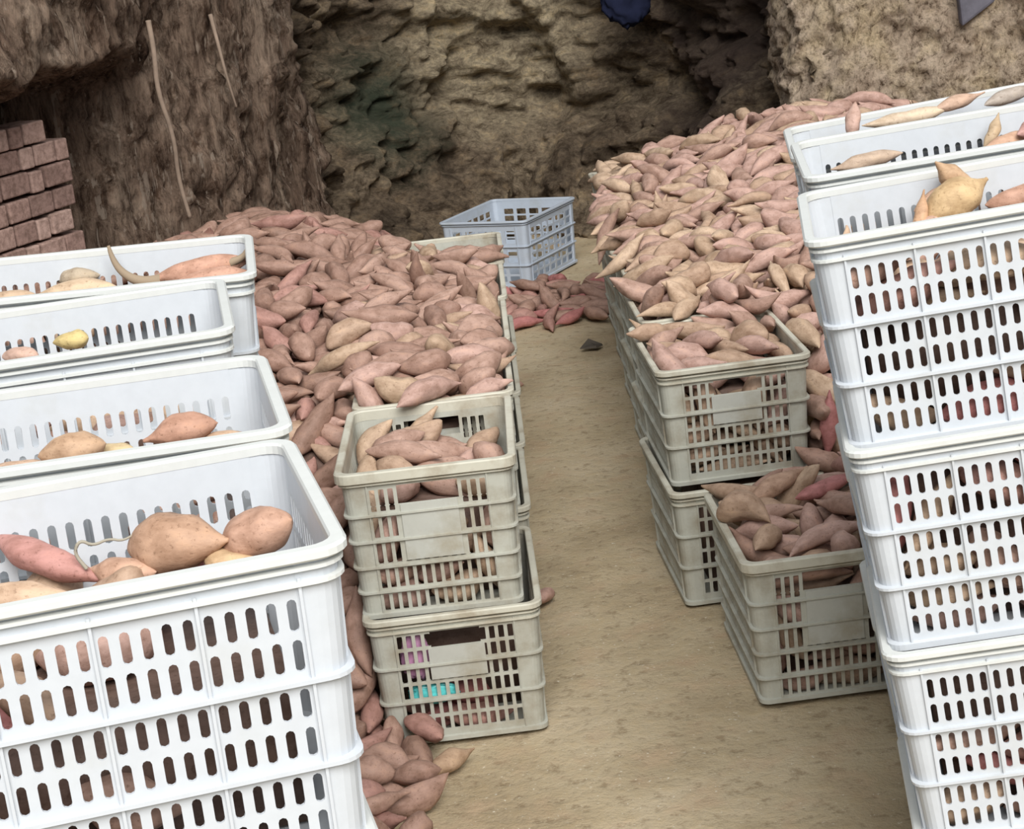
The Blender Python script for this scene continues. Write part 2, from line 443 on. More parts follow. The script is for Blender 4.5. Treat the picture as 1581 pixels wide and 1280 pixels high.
def build_setting():
    M = dirt_floor()
    V, F = [], []; nx, ny = 130, 190
    for i in range(nx + 1):
        for j in range(ny + 1):
            x = -3.6 + 7.6 * i / nx; y = -1.5 + 14 * j / ny
            z = .008 * fr(x * 3, y * 3, 0, 3) + .005 * fr(x * 14, y * 14, 3, 2) - .010
            V.append((x, y, min(z, .002)))
    for i in range(nx):
        for j in range(ny):
            a = i * (ny + 1) + j; F.append((a, a + ny + 1, a + ny + 2, a + 1))
    tag(obj_from('floor', V, F, M, smooth=True), kind='structure')
    def dl(p, s, z):
        d = .12 * fr(p.x * 2.4 + 5, p.y * 2.4, z * 1.1, 5) + .075 * rid(p.x * 5, p.y * 5, z * 1.6 + .8 * fr(p.x * 2, p.y * 2, z * 2, 2), 5) + .035 * fr(p.x * 13, p.y * 13, z * 7, 5)
        k = 1 - sstep(7.2, 7.9, p.y)          # earth hangs over the brickwork
        return d + k * (.75 * sstep(1.28, 1.46, z + .10 * fr(p.x * 3, p.y * 3, 7, 3)) - .55) + .10
    sheet('wall_left', earth_left(), [(-3.0, 4.2), (-2.55, 5.2), (-2.05, 6.2), (-1.60, 7.2), (-1.18, 8.1), (-.98, 8.6), (-.92, 9.1), (-.98, 9.9)], -.1, 2.7, 300, 190, dl)
    def db(p, s, z):
        q = .22 * fr(p.x * 1.3, p.y * 1.3 + 9, z * 1.6, 5) + .10 * rid(p.x * 2.6, p.y * 2.6, z * 3.2 + p.x, 4) + .03 * fr(p.x * 11, p.y * 11, z * 14, 3)
        q += .13 * (mnoise.fractal(Vector((p.x * 2.2, p.y * 2.2, z * 3.0)), .9, 2.1, 3, noise_basis='VORONOI_F2F1') - .5)
        return q + .55 * (1 - sstep(0, .75, z)) + .10 * sstep(1.0, 1.5, z)
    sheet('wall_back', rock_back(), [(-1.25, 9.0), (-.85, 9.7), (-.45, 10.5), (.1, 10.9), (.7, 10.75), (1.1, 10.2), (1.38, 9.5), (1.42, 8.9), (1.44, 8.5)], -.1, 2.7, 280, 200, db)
    def dr(p, s, z):
        return .07 * fr(p.x * 2.5, p.y * 2.5, z * 2.2, 5) + .035 * rid(p.x * 7, p.y * 7, z * 6, 4) + .024 * fr(p.x * 24, p.y * 24, z * 20, 4)
    sheet('wall_right', pebbly_right(), [(1.46, 9.3), (1.38, 8.8), (1.40, 8.55), (1.62, 8.42), (2.2, 8.3), (3.0, 7.6), (3.3, 6.5), (3.4, 4)], -.1, 2.7, 280, 200, dr)
    # dry brick wall against the left earth face
    t = NT('old_brick'); n1 = t.n('ShaderNodeNewGeometry').outputs['Random Per Island']; n2 = t.noise(40, 5, .7)
    t.color(t.mix(1, t.ramp(n1, [(.1, (.25, .165, .14)), (.5, (.34, .225, .19)), (.9, (.43, .30, .255))]), t.ramp(n2, [(.35, (.6, .58, .56)), (.6, (1.1, 1.1, 1.1))]), 'MULTIPLY')); t.rough(.95, .1); t.bump(n2, .4, .01)
    rng = random.Random(3); V, F = [], []
    a = Vector((-2.42, 5.75)); b = Vector((-1.60, 7.24)); L = (b - a).length; d = (b - a) / L; nrm = Vector((d.y, -d.x))
    bh, bl, gap = .075, .135, .011
    rows = 16
    for r in range(rows):
        s = -(r % 2) * bl / 2
        while s < L:
            l = bl * rng.choice((1, 1.15, .9, .55)) ; e = min(L, s + l); s0 = max(0, s)
            top_ok = r < rows - 3 or s < L * (1, .90, .62)[r - rows + 3]
            if e - s0 > .05 and top_ok:
                z0 = .0 + r * (bh + gap); out = rng.uniform(-.008, .008); rot = rng.uniform(-.03, .03); sag = rng.uniform(-.004, .004)
                base = len(V); c = (s0 + e) / 2; hl = (e - s0) / 2 - gap * .5
                for dz in (0, bh):
                    for ds, dn in ((-hl, .11), (hl, .11), (hl, -.02), (-hl, -.02)):
                        p = a + d * (c + ds) + nrm * (out + .10 + ds * rot - .11 + (.11 - dn)) * 1.0
                        V.append((p.x, p.y, z0 + dz + sag + ds * rng.uniform(-.02, .02)))
                for q in ((0, 1, 2, 3), (7, 6, 5, 4), (0, 4, 5, 1), (1, 5, 6, 2), (2, 6, 7, 3), (3, 7, 4, 0)): F.append(tuple(base + k for k in q))
            s += l
    o = obj_from('brick_wall', V, F, t.m); tag(o, 'old dry red brick wall under the overhanging earth at far left', 'brick wall', kind='structure')
    bv = o.modifiers.new('bevel', 'BEVEL'); bv.width = .006; bv.segments = 2

# ------------------------------------------------------------------ sweet potatoes
def potato_mesh(seed, L, R, rings, seg, tail=(.5, .5), bend=.20, wave=.03, lump=.15):
    """a spindle along x with pinched ends, thin root tails, a bend and lumps; returns verts, faces"""
    rng = random.Random(seed)
    b1, b2 = rng.uniform(-bend, bend), rng.uniform(-bend, bend); ph = rng.uniform(0, 6); pk = rng.uniform(-.22, .22)
    pw, qw = rng.uniform(1.9, 2.9), rng.uniform(.58, .78)
    V, F = [], []
    for i in range(rings + 1):
        t = i / rings; u = -math.cos(math.pi * t)           # -1..1, denser at the ends
        w = u + pk * (1 - u * u)
        body = max(0, 1 - abs(w) ** pw) ** qw
        e = abs(u); k = tail[0] if u < 0 else tail[1]
        r = R * body * (1 - .42 * k * sstep(.35, .95, e))
        r = max(r, R * (.05 + .13 * k) * sstep(1.35, .80, e))
        r *= 1 + .07 * math.sin(5.5 * t + ph * 2)
        x = u * L / 2 * (1 + .16 * k * k * sstep(.75, 1, e))
        cy = L * (b1 * (u * u - .3)) + wave * L * math.sin(2.2 * math.pi * t + ph) * .6
        cz = L * (b2 * .5 * (u * u - .3)) + wave * L * math.cos(2.0 * math.pi * t + ph) * .4
        for s in range(seg):
            a = 2 * math.pi * s / seg
            rr = r * (1 + lump * mnoise.noise(Vector((u * 2.2 + seed * 3.1, math.cos(a) * 1.2, math.sin(a) * 1.2))) * 1.6)
            V.append((x, cy + rr * math.cos(a), cz + rr * .9 * math.sin(a)))
    for i in range(rings):
        for s in range(seg):
            q = (s + 1) % seg
            F.append((i * seg + s, i * seg + q, (i + 1) * seg + q, (i + 1) * seg + s))
    n = len(V); V += [(V[0][0] - .001, sum(v[1] for v in V[:seg]) / seg, sum(v[2] for v in V[:seg]) / seg)]
    V += [(V[n - 1][0] + .001, sum(v[1] for v in V[n - seg:n]) / seg, sum(v[2] for v in V[n - seg:n]) / seg)]
    for s in range(seg):
        q = (s + 1) % seg
        F.append((n, q, s)); F.append((n + 1, n - seg + s, n - seg + q))
    return V, F
SHAPES = [(11, .165, .029, (.6, .4)), (12, .185, .030, (.3, .9)), (13, .140, .033, (.3, .5)), (14, .205, .028, (.9, .5)), (15, .125, .037, (.2, .2)), (16, .170, .025, (.7, .6)),
          (17, .215, .031, (.5, .4)), (18, .155, .027, (.4, .9)), (19, .120, .030, (.2, .5)), (20, .180, .036, (.4, .3)), (21, .190, .024, (.8, .6)), (22, .150, .038, (.2, .3))]
def shape(k, rings, seg):
    sd, L, R, tl = SHAPES[k]; return potato_mesh(sd, L, R, rings, seg, tl)
TONES = [(.36, .225, .175), (.325, .20, .155), (.41, .265, .21), (.43, .295, .21), (.47, .335, .235), (.37, .205, .17), (.27, .165, .125), (.51, .37, .265), (.42, .17, .16), (.47, .305, .255)]
def skin(name, attr):
    t = NT(name)
    if attr:
        a = t.n('ShaderNodeAttribute'); a.attribute_name = 'tone'; base = a.outputs['Color']
    else:
        a = t.n('ShaderNodeObjectInfo'); base = a.outputs['Color']
    n1 = t.noise(38, 5, .65, stretch=(.6, 1, 1)); n2 = t.noise(150, 4, .65)
    g = t.ramp(n1, [(.36, (.72, .68, .64)), (.55, (1, 1, 1)), (.7, (1.16, 1.14, 1.08))])
    c = t.mix(1, base, g, 'MULTIPLY')
    d = t.ramp(n2, [(.30, (.60, .56, .52)), (.42, (1, 1, 1))])
    t.color(t.mix(1, c, d, 'MULTIPLY')); t.rough(.62, .32); t.bump(n1, .35, .006); return t.m

# ------------------------------------------------------------------ heap bodies under the top layers of sweet potatoes
HDROP = .11
def lerp_table(tb, x):
    if x <= tb[0][0]: return tb[0][1]
    for (a, u), (b, v) in zip(tb, tb[1:]):
        if x <= b: return u + (v - u) * (x - a) / (b - a)
    return tb[-1][1]
def hL(x, y):
    z = lerp_table([(4.2, .70), (5.2, .71), (6.6, .77), (8.2, .75)], y) + .02 * sstep(-.5, -1.0, x)
    f = sstep(6.3, 7.6, y)
    z -= f * (.13 * sstep(-.85, -.45, x) + .09 * sstep(-1.05, -1.4, x))
    return z * sstep(4.02, 5.0, y) * (1 - sstep(8.0, 8.6, y))
def hR(x, y):
    far = lerp_table([(.5, .62), (.85, .77), (1.07, .87), (1.35, .88), (1.7, .84)], x)
    near = lerp_table([(.5, .64), (.85, .64), (1.3, .74)], x)
    f = sstep(5.0, 8.0, y)
    z = near + (far - near) * f
    return z * sstep(4.5, 5.35, y + .2 * (x - .82)) * (1 - sstep(8.25, 8.8, y))
HEAPS = [(-1.75, -.44, 3.9, 8.7, hL), (.845, 2.0, 4.5, 8.8, hR)]
BOXES = []   # hidden bulk inside the crates: frame, x0, x1, y0, y1, top
for x, y in AROW: BOXES.append((Matrix.Translation((x, y + .2825, .677 - .326)), -.17, .17, -.24, .24, .25))
for x, y in BROW: BOXES.append((Matrix.Translation((x, y + .2825, .642 - .326)), -.17, .17, -.24, .24, .25))
BOXES += [(pose(GREY5, 'C', A1Q), -.12, .16, -.17, .22, .24), (pose(GREY6, 'C', A2Q), -.16, .16, -.10, .25, .285),
          (pose(GREY6, 'C', B1Q), -.14, .16, -.15, .24, .22), (pose(GREY6, 'C', B2Q), -.10, .16, -.20, .25, .285), (pose(GREY5, 'C', CQ), -.10, .16, -.16, .24, .25)]
FILL = dict(D0=.245, D1=.235, D2=.20, D3=.275, E0=.26, E1=.245, E2=.285)
for k in DQ: BOXES.append((pose(WHITE, 'R', DQ[k]), -.26, .245, -.115, .19, FILL[k] - .075))
for k in EQ: BOXES.append((pose(WHITE, 'L', EQ[k]), -.245, .26, -.115, .19, FILL[k] - .075))
for q in (EF, EG): BOXES.append((pose(WHITE, 'L', q), -.245, .26, -.115, .19, .31))
def bulk():
    V, F = [], []
    for x0, x1, y0, y1, fn in HEAPS:
        nx, ny = int((x1 - x0) / .06), int((y1 - y0) / .06); o = len(V)
        for i in range(nx + 1):
            for j in range(ny + 1):
                x = x0 + (x1 - x0) * i / nx; y = y0 + (y1 - y0) * j / ny
                V.append((x, y, max(-.05, fn(x, y) - HDROP)))
        for i in range(nx):
            for j in range(ny):
                a = o + i * (ny + 1) + j; F.append((a, a + ny + 1, a + ny + 2, a + 1))
    for M, x0, x1, y0, y1, z1 in BOXES:
        o = len(V); V += [tuple(M @ Vector((x, y, z))) for x in (x0, x1) for y in (y0, y1) for z in (.010, z1)]
        F += [tuple(o + k for k in q) for q in ((0, 1, 3, 2), (4, 6, 7, 5), (0, 4, 5, 1), (2, 3, 7, 6), (0, 2, 6, 4), (1, 5, 7, 3))]
    return V, F

# ------------------------------------------------------------------ build: setting, crates
build_setting()
for key, s, mat, label, grp in CR:
    make_crate(key, s, mat, 'grey_crate' if key.startswith('grey') else 'white_crate', label, 'crate', grp)
make_crate('far', FAR, FMAT, 'blue_white_crate', 'empty bluish-white crate standing alone at the far end of the aisle', 'crate')

# ------------------------------------------------------------------ the heaps: settled poses of every sweet potato
# seven whole numbers each: shape + 12 * tone + 120 * place, x, y, z in millimetres, three turns in degrees; the first NSINGLE are single objects
NSINGLE = 285
DATA = [
256,-277,6693,628,-16,-6,-78,654,701,7258,670,-116,-1,-172,687,552,6485,586,165,3,-179,648,611,8191,598,-20,8,35,1319,-484,1978,1196,-160,9,170,291,-156,5442,689,112,7,20,138,-421,4327,256,-57,57,-82,129,-307,3873,37,78,-4,34,
1007,536,4474,398,-103,2,-39,1232,-438,1834,1081,40,24,15,198,-520,4891,615,-40,35,-129,2106,605,2899,1266,73,24,150,354,-206,4802,702,-168,1,-137,645,506,7276,669,-156,3,152,385,-275,4511,633,43,4,-21,1071,696,4325,360,-175,10,-161,
251,-212,4950,736,-158,2,-170,287,-430,5372,748,-142,-17,1,2094,733,2882,1300,-147,-7,-28,868,1048,4716,107,134,-16,-17,1237,-545,1881,1188,69,-3,-48,140,-308,3936,65,-157,2,-175,357,-364,4917,728,-11,9,-156,2145,750,2879,1083,-156,-2,-11,
2231,732,2870,961,-149,-24,165,246,-340,5426,770,-35,11,7,291,-440,5134,738,166,-20,-8,182,-283,4161,63,-23,3,-54,126,-1081,7019,786,-2,2,160,877,1645,4577,161,-162,7,-174,639,518,6140,706,42,-8,11,659,777,8129,595,-13,6,-166,
2212,671,2859,418,66,18,165,124,-411,3912,91,-7,-10,-26,626,689,6998,693,78,3,-7,292,-288,4843,705,89,15,-9,1017,688,4664,360,-52,51,-163,240,-228,5882,631,-111,5,-178,2195,755,2861,824,106,19,-17,122,-376,4006,75,146,0,155,
2095,595,2903,1079,-60,21,11,894,830,5250,624,163,-5,102,2213,633,2869,908,-29,-58,4,280,-354,5422,699,172,41,17,2402,801,4928,356,4,-24,164,687,420,6324,674,3,34,-168,834,444,5040,626,44,-30,121,131,-568,5352,727,-92,5,106,
2213,648,2879,780,-24,11,150,275,-81,4966,703,-175,18,178,410,-350,4635,630,24,-44,31,1004,570,4382,353,172,6,-119,181,-414,4250,89,-26,8,-90,1002,713,4282,33,-123,1,-8,1068,578,4473,343,123,-7,-16,949,824,5798,723,77,-14,14,
2275,669,2888,740,-154,-10,-8,630,442,5816,666,-8,-23,171,2210,632,2879,833,-172,7,166,2185,675,2858,533,-45,-6,11,951,808,5511,673,-60,-14,-163,963,631,4239,302,72,6,-179,130,-405,3778,72,33,4,-159,348,-358,4849,672,-120,-58,152,
930,846,5112,501,-128,25,-52,926,1292,4688,216,-175,-21,100,540,-164,4263,39,-65,-7,-169,970,548,4406,316,-134,13,-49,129,-468,5023,677,-169,8,60,689,414,7177,671,-104,25,127,138,-609,6502,783,-128,-15,156,708,651,5501,713,61,3,-67,
186,-772,7139,794,-36,-3,-13,201,-307,4108,28,-67,3,-73,275,-70,5375,718,-21,-11,-150,829,674,5156,625,88,-8,-53,987,794,4416,390,148,4,-40,348,-99,5063,717,-150,6,9,640,560,6081,724,-85,-5,9,767,672,5243,630,-53,28,140,
356,-295,5180,685,137,0,170,715,650,5467,658,163,-12,179,951,1454,8001,778,21,10,5,954,1054,7051,829,-117,23,-162,634,737,5466,672,-105,-12,-51,412,-172,4293,356,160,-12,3,647,588,5718,722,173,3,-142,266,-88,4903,680,36,36,147,
391,-187,4579,606,-94,15,12,714,730,5846,731,-148,20,121,999,636,4278,259,-141,6,-178,1072,734,4267,339,-72,-58,-101,355,-72,4839,667,67,-23,9,139,-706,6228,800,-26,9,-12,479,-281,4390,583,-18,11,73,477,-332,4298,479,97,54,133,
839,499,5130,623,-156,10,-29,126,-439,4258,141,35,16,-116,389,-191,4402,581,-21,-15,135,1070,703,4472,322,-154,72,-24,952,871,5187,570,-141,54,-142,393,-307,4587,623,-116,27,-169,140,-627,5631,781,10,3,-18,715,736,6178,686,-61,-6,5,
2430,817,5029,469,85,-8,-82,636,575,6714,724,-102,20,138,999,548,4674,378,-178,1,-32,1247,-480,2038,1210,67,35,-175,472,-310,4301,351,-109,-3,-1,829,542,5172,655,19,-11,-62,653,539,5522,669,168,9,-122,201,-481,4741,529,30,32,175,
2136,578,2885,913,115,-71,35,757,530,5391,637,-67,1,-18,257,-292,5157,731,-44,-3,160,630,450,5597,671,-110,-44,-77,954,1608,8000,874,-178,8,-13,654,461,5970,691,-67,-24,-21,352,-305,5313,748,152,9,-16,265,-327,5987,751,-5,13,-45,
267,-350,5592,764,172,19,-139,761,415,5315,658,86,15,38,388,-61,4490,591,61,-25,113,297,-30,5742,681,34,70,52,400,-232,4651,629,163,14,-176,256,-403,5084,714,55,-35,-52,873,1207,7570,885,-118,14,169,630,473,5892,679,163,-32,-48,
189,-705,5607,773,104,-16,144,244,-198,5868,727,7,-3,155,132,-642,5221,730,-155,-7,138,2284,-308,3736,32,-116,-7,-98,1680,571,2891,1319,-118,36,-175,266,-29,5154,710,15,-18,-156,271,-127,6419,730,-53,-5,-20,756,611,5063,614,-133,-12,174,
897,883,5641,699,-143,1,-79,180,-642,5478,717,-18,-30,134,475,-215,4301,400,-124,13,153,693,551,5608,669,65,41,24,131,-620,5735,777,-180,21,-175,122,-370,4156,39,-90,29,-94,183,-661,6139,762,17,26,-148,658,490,5548,655,83,-16,-157,
865,893,7414,810,102,-24,-10,1259,-572,2104,1204,160,28,-157,934,835,5638,701,121,26,-82,258,-193,5551,721,67,1,-81,950,867,5990,739,-177,-10,-42,2257,743,2863,472,-59,-14,175,886,916,6588,768,114,8,18,959,952,6256,751,97,10,10,
404,-293,4467,608,37,6,-40,125,-586,5113,706,19,-2,-66,396,-86,4664,586,-21,-10,58,955,967,6355,779,-58,-4,175,199,-519,5101,684,-10,16,159,123,-730,6504,795,-170,-10,136,627,417,6881,660,37,-65,-14,875,1056,7422,839,-15,-10,-34,
930,771,6841,753,-150,4,145,987,587,4526,341,76,-30,-7,299,-162,5107,723,-161,46,32,189,-606,5803,779,-58,-10,-164,957,918,7186,813,93,-32,2,954,844,8130,694,-94,-4,90,894,876,7794,810,-168,12,135,138,-504,6141,767,-137,-8,105,
267,-136,6254,718,179,-9,138,409,-96,4293,405,-36,-65,-125,391,-301,4293,416,-80,9,-163,991,606,4255,37,-62,-8,-9,935,854,7002,771,34,43,-48,275,-179,4912,692,-157,-23,-135,587,-175,4315,71,-62,37,17,886,1670,4379,27,-162,-11,-121,
241,-282,5004,737,158,2,176,652,698,6125,710,-165,-30,176,268,-339,5239,735,-105,-25,-139,244,-60,5212,711,-104,28,13,778,574,4997,346,-159,1,-178,1014,570,4275,170,111,58,9,747,435,5246,629,165,21,-118,957,1378,7810,867,89,-10,169,
957,969,6107,750,46,0,-62,138,-476,4636,435,84,-51,16,831,493,5078,604,35,17,132,633,713,5566,703,59,-5,-104,141,-440,6324,744,-90,-24,39,756,519,4990,530,23,74,-46,126,-437,4970,631,-19,-2,-79,630,673,7454,749,-160,-23,136,
190,-431,4086,72,-171,-3,36,136,-695,5718,796,100,10,-85,765,655,5006,527,-151,-67,59,181,-556,5590,746,-165,9,-94,188,-541,4967,644,57,10,-96,241,-45,6501,701,149,7,17,136,-456,4243,197,-173,-28,123,241,-98,5971,697,97,60,67,
125,-510,5845,760,50,-6,-39,689,516,7502,720,125,-9,135,714,788,6095,701,-111,-22,-160,954,1036,6846,800,-91,9,-173,184,-428,3834,69,-8,-8,16,414,-363,4473,563,-164,-42,81,648,611,6483,723,-24,4,-116,2343,-413,3787,30,-153,15,157,
1686,772,2902,1270,-68,1,146,138,-482,5997,737,-135,34,36,659,687,5808,705,146,-2,-13,757,598,5165,627,-144,5,131,139,-455,4477,330,144,-7,48,124,-945,7210,771,69,-19,7,1101,233,8604,59,70,-47,141,348,-448,5656,740,-107,-21,-44,
949,973,6699,776,-177,-17,-19,249,-37,6126,673,-172,55,-23,1068,609,4247,208,65,36,5,656,541,5651,705,-106,-28,-166,141,-416,5816,744,9,-13,-21,269,-389,6290,758,-84,6,-123,129,-554,5457,712,78,24,138,419,-76,4367,587,17,4,39,
695,478,6947,721,148,16,85,268,-331,6700,741,-175,-17,-155,629,739,6706,725,-133,18,167,746,611,5449,621,-105,-16,156,275,-204,6016,729,157,2,51,948,839,6238,725,-144,-6,36,246,-109,6066,700,-23,5,169,1080,417,8362,28,111,2,-51,
1181,307,8356,27,-121,-13,38,243,-233,6073,749,-126,-44,-107,633,624,7361,736,134,11,-97,1179,87,8361,20,165,3,-147,131,-601,6672,768,-159,26,146,638,436,6646,678,6,25,-177,1767,650,2948,1251,-161,-1,-49,121,-520,6538,765,-16,-24,92,
828,724,5026,491,-136,-28,47,136,-560,6089,754,-21,-25,166,627,510,6602,698,-166,4,18,249,-227,5364,705,-67,3,-156,687,668,5692,694,-43,-24,0,955,831,5472,613,-80,-43,-170,651,629,7977,743,157,9,-26,1068,618,4417,310,139,0,158,
1143,222,8329,37,-12,-21,76,630,509,6384,692,97,-5,-6,873,778,8046,775,-175,-17,-19,1095,154,8866,80,162,12,-28,719,729,7984,743,-153,28,-18,258,-306,5516,743,-130,22,-15,256,-173,5665,697,-96,-43,6,359,-72,5642,684,-68,5,11,
750,709,5427,606,148,-46,-134,952,1027,6563,772,-16,1,152,764,497,4997,386,145,-9,-1,957,900,6645,763,-95,-28,158,121,-744,6614,807,-137,-3,142,925,909,6410,760,-58,-8,176,121,-895,7070,769,54,-7,-21,949,759,6416,719,-67,-28,26,
1241,-592,2000,1189,68,6,54,245,-302,6203,747,16,26,-49,877,860,5445,638,-35,-11,-117,142,-423,4539,387,-18,-23,91,650,713,7160,739,-141,-5,170,867,889,5790,711,-112,-12,-130,642,697,6842,717,57,-14,176,764,713,5003,414,98,-31,-173,
141,-617,5552,728,52,6,111,137,-460,6671,721,-119,33,-160,766,738,5131,609,175,-5,121,958,750,7528,768,105,-10,-43,1098,460,8637,45,56,17,-36,759,628,5033,410,127,-25,156,269,-184,5798,716,168,-24,8,124,-455,4414,301,14,-7,27,
760,471,4998,441,-68,19,173,390,-185,4493,578,164,0,-168,197,-610,5044,671,41,-3,2,131,-505,7949,595,154,0,139,129,-503,4699,476,-53,1,6,139,-608,7807,651,8,11,21,991,709,4285,89,144,-1,-168,1103,341,8560,41,46,-1,180,
873,707,7770,751,-119,12,-58,1552,-624,3032,1151,-109,-3,177,121,-497,5208,693,-35,15,30,873,928,6992,784,28,2,-82,286,-65,5023,692,-123,3,15,2410,822,5016,418,-34,-9,70,887,973,7878,800,-50,51,-156,201,-750,7092,747,-21,25,11,
635,524,6026,696,79,10,19,143,-973,7274,778,15,14,-157,409,-257,4743,598,-155,-47,-2,957,853,5372,608,-65,-26,-13,576,-240,4296,35,131,8,37,950,708,7372,740,-169,-43,14,241,-415,5934,738,82,4,-179,1151,86,8436,32,-37,9,-164,
749,748,5337,636,100,-15,-89,123,-614,5311,721,155,-4,-83,395,-65,4305,498,-83,-84,62,141,-469,6744,717,6,39,-101,689,739,6137,746,-164,9,63,141,-648,4981,676,-28,12,-166,268,-45,6307,669,102,-6,20,281,-159,5604,686,129,-25,-22,
968,664,4354,315,97,-8,176,2226,819,2844,513,161,-2,176,887,888,6353,733,38,-15,-176,959,1496,7983,850,-18,10,21,137,-560,6404,764,168,-12,-144,692,703,6258,729,-76,8,-15,898,809,6731,742,84,6,170,297,-216,6559,720,140,3,87,
970,752,4247,116,-72,8,-1,719,459,7366,678,-156,-14,-33,284,-262,5244,728,-162,4,-136,949,951,8086,806,-137,39,-175,930,722,7862,770,-37,7,117,879,738,6551,720,-2,5,-102,265,-220,5720,699,149,30,-157,994,744,4533,343,5,5,158,
959,877,6754,782,6,20,84,778,600,4991,470,-103,51,2,874,884,7696,798,-15,2,146,123,-726,7018,756,-7,3,-163,629,653,6602,716,29,2,118,1081,328,8819,62,59,-9,166,296,-235,6130,753,-73,25,40,627,695,6206,721,173,6,3,
1303,-607,1858,1190,72,1,-21,196,-465,4149,82,115,13,144,418,-361,4336,540,42,31,-97,1004,619,4586,348,117,24,-24,1497,-729,3151,1147,-156,3,148,1089,453,8491,31,156,2,-21,264,-303,6439,739,-89,-22,147,756,653,5044,352,72,-1,1,
625,587,7262,706,-152,1,-69,124,-1094,7426,737,103,-19,18,717,554,7543,722,11,16,142,275,-107,5295,689,-168,37,58,887,980,6786,764,-82,4,-9,956,983,7125,799,-25,-38,47,654,440,6711,668,161,-12,19,949,899,7126,791,-5,-6,-155,
778,525,5035,362,176,19,177,2291,-385,3920,29,-14,7,6,633,440,7235,678,-148,20,162,181,-628,7241,712,54,-7,-174,2462,868,4744,387,61,5,-31,124,-507,5814,719,160,-15,-80,1733,821,2862,1146,-126,8,169,250,-213,5183,732,-177,8,168,
987,809,4560,365,-88,-8,-31,934,878,6118,723,64,1,-24,951,1127,7659,849,-167,27,-169,2409,810,5080,359,-52,12,99,954,1136,7982,850,-29,-12,-107,881,810,7379,759,6,25,-174,393,-181,4676,588,20,-5,-58,266,-106,5783,688,103,0,177,
715,562,6790,723,-131,2,139,690,522,8230,664,90,-21,111,837,549,5082,570,162,16,-154,776,598,5317,617,-92,-11,154,250,-321,5743,741,-119,18,19,953,788,7583,779,102,4,133,711,437,7106,662,23,4,146,139,-514,5550,736,-31,-3,-94,
1091,121,8598,41,5,-11,71,880,944,5520,696,-168,-4,151,958,719,6785,732,-118,-21,-5,1082,107,8736,35,-25,26,-8,888,1108,8120,852,30,6,-80,242,-305,5671,716,56,13,-168,270,-225,6215,741,34,40,63,653,578,7392,709,32,25,-88,
547,-272,4356,33,-23,-2,-176,830,680,5073,563,-21,-4,165,870,981,5806,740,-160,41,-149,131,-603,5679,738,6,-3,20,352,-53,6425,675,61,33,-14,880,1073,6770,798,126,-7,0,950,789,7183,740,-12,0,-70,709,775,7092,721,162,-10,161,
1090,297,8666,65,24,4,-88,141,-737,6173,741,-7,-16,58,718,635,5649,670,-168,-42,-41,953,934,5996,730,-58,-12,-30,1079,747,4437,323,-81,16,70,658,586,5992,686,-159,-1,61,688,491,7815,685,-127,-1,160,652,524,6467,695,-73,-5,-31,
1074,743,4707,337,-140,-23,1,647,772,7284,727,-133,-23,164,203,-775,6430,765,-63,2,170,948,841,6423,721,-40,10,-115,638,649,6749,708,-39,-24,-3,959,1556,7883,840,-171,8,137,192,-629,4942,640,56,21,170,1186,222,8451,36,-3,1,167,
958,880,5856,721,-127,-11,19,998,679,4299,304,127,21,26,966,584,4708,339,-68,-36,5,1096,371,8757,42,41,-34,-144,248,-290,6116,724,34,32,5,948,815,5828,669,157,9,39,949,1750,8024,828,1,12,1,779,444,5015,538,58,-54,145,
476,-105,4566,580,-163,3,-151,129,-525,6679,742,-130,41,-101,244,-343,6167,727,-163,49,-21,121,-575,6302,765,22,-14,-169,757,521,5029,420,153,1,162,192,-921,7734,739,111,2,10,651,706,5668,671,135,-29,11,990,813,4260,311,13,42,-160,
655,421,6959,665,20,-6,30,684,544,7410,671,-27,20,-34,126,-789,7445,737,-95,-12,178,926,896,5919,722,3,-10,-138,887,1110,7828,821,64,18,167,140,-707,6957,747,-74,1,16,240,-19,6584,693,-104,4,-129,192,-455,5755,716,21,-19,-146,
684,671,6434,692,-120,-6,-169,639,670,5758,683,158,-12,-8,1074,546,4276,90,-25,53,83,136,-401,3710,50,36,-35,-163,141,-502,5399,691,122,13,-146,955,1215,8126,842,-35,4,51,869,1211,7423,870,-50,-6,21,929,1431,8086,848,-52,-19,171,
1180,292,9136,35,160,-6,-61,258,-290,6339,735,-26,-2,-136,628,551,6954,696,-62,-16,130,659,695,5976,676,-167,56,72,948,1137,7444,820,-26,-33,171,120,-634,6233,758,-118,32,-166,951,1030,7893,783,-111,46,-159,1011,775,4350,318,57,-35,72,
883,836,5701,659,177,-31,-126,715,503,7746,689,132,-21,15,265,-91,5419,668,37,-44,-161,624,525,6267,701,-107,-9,-62,685,497,8058,664,120,5,128,1014,686,4526,296,135,17,-17,897,1136,7051,810,112,-19,-131,191,-480,7710,585,-70,-29,-153,
246,-275,4960,687,161,18,-29,993,578,4294,298,-68,-6,-146,274,-429,6073,720,71,40,155,136,-594,7759,623,-37,33,27,121,-579,7362,679,179,10,-3,870,1024,6725,762,4,40,162,948,751,7469,743,67,-26,-24,644,576,7170,686,-59,-1,-8,
1085,275,8402,23,69,6,15,142,-545,7643,627,28,7,-14,191,-698,7747,651,-166,45,52,404,-158,4308,454,-157,23,-178,716,674,6670,708,-36,-6,-51,955,636,7767,741,-165,27,55,120,-742,6306,768,-103,-1,173,199,-1237,6318,804,174,11,-155,
277,-368,6383,733,-163,20,-163,886,839,6868,769,-12,5,130,122,-727,7823,674,128,-22,168,634,629,6177,687,171,10,-57,1772,658,3057,1252,10,8,174,712,678,7198,701,148,-28,161,948,1293,7856,855,-74,-33,147,930,1051,8095,784,28,-17,-43,
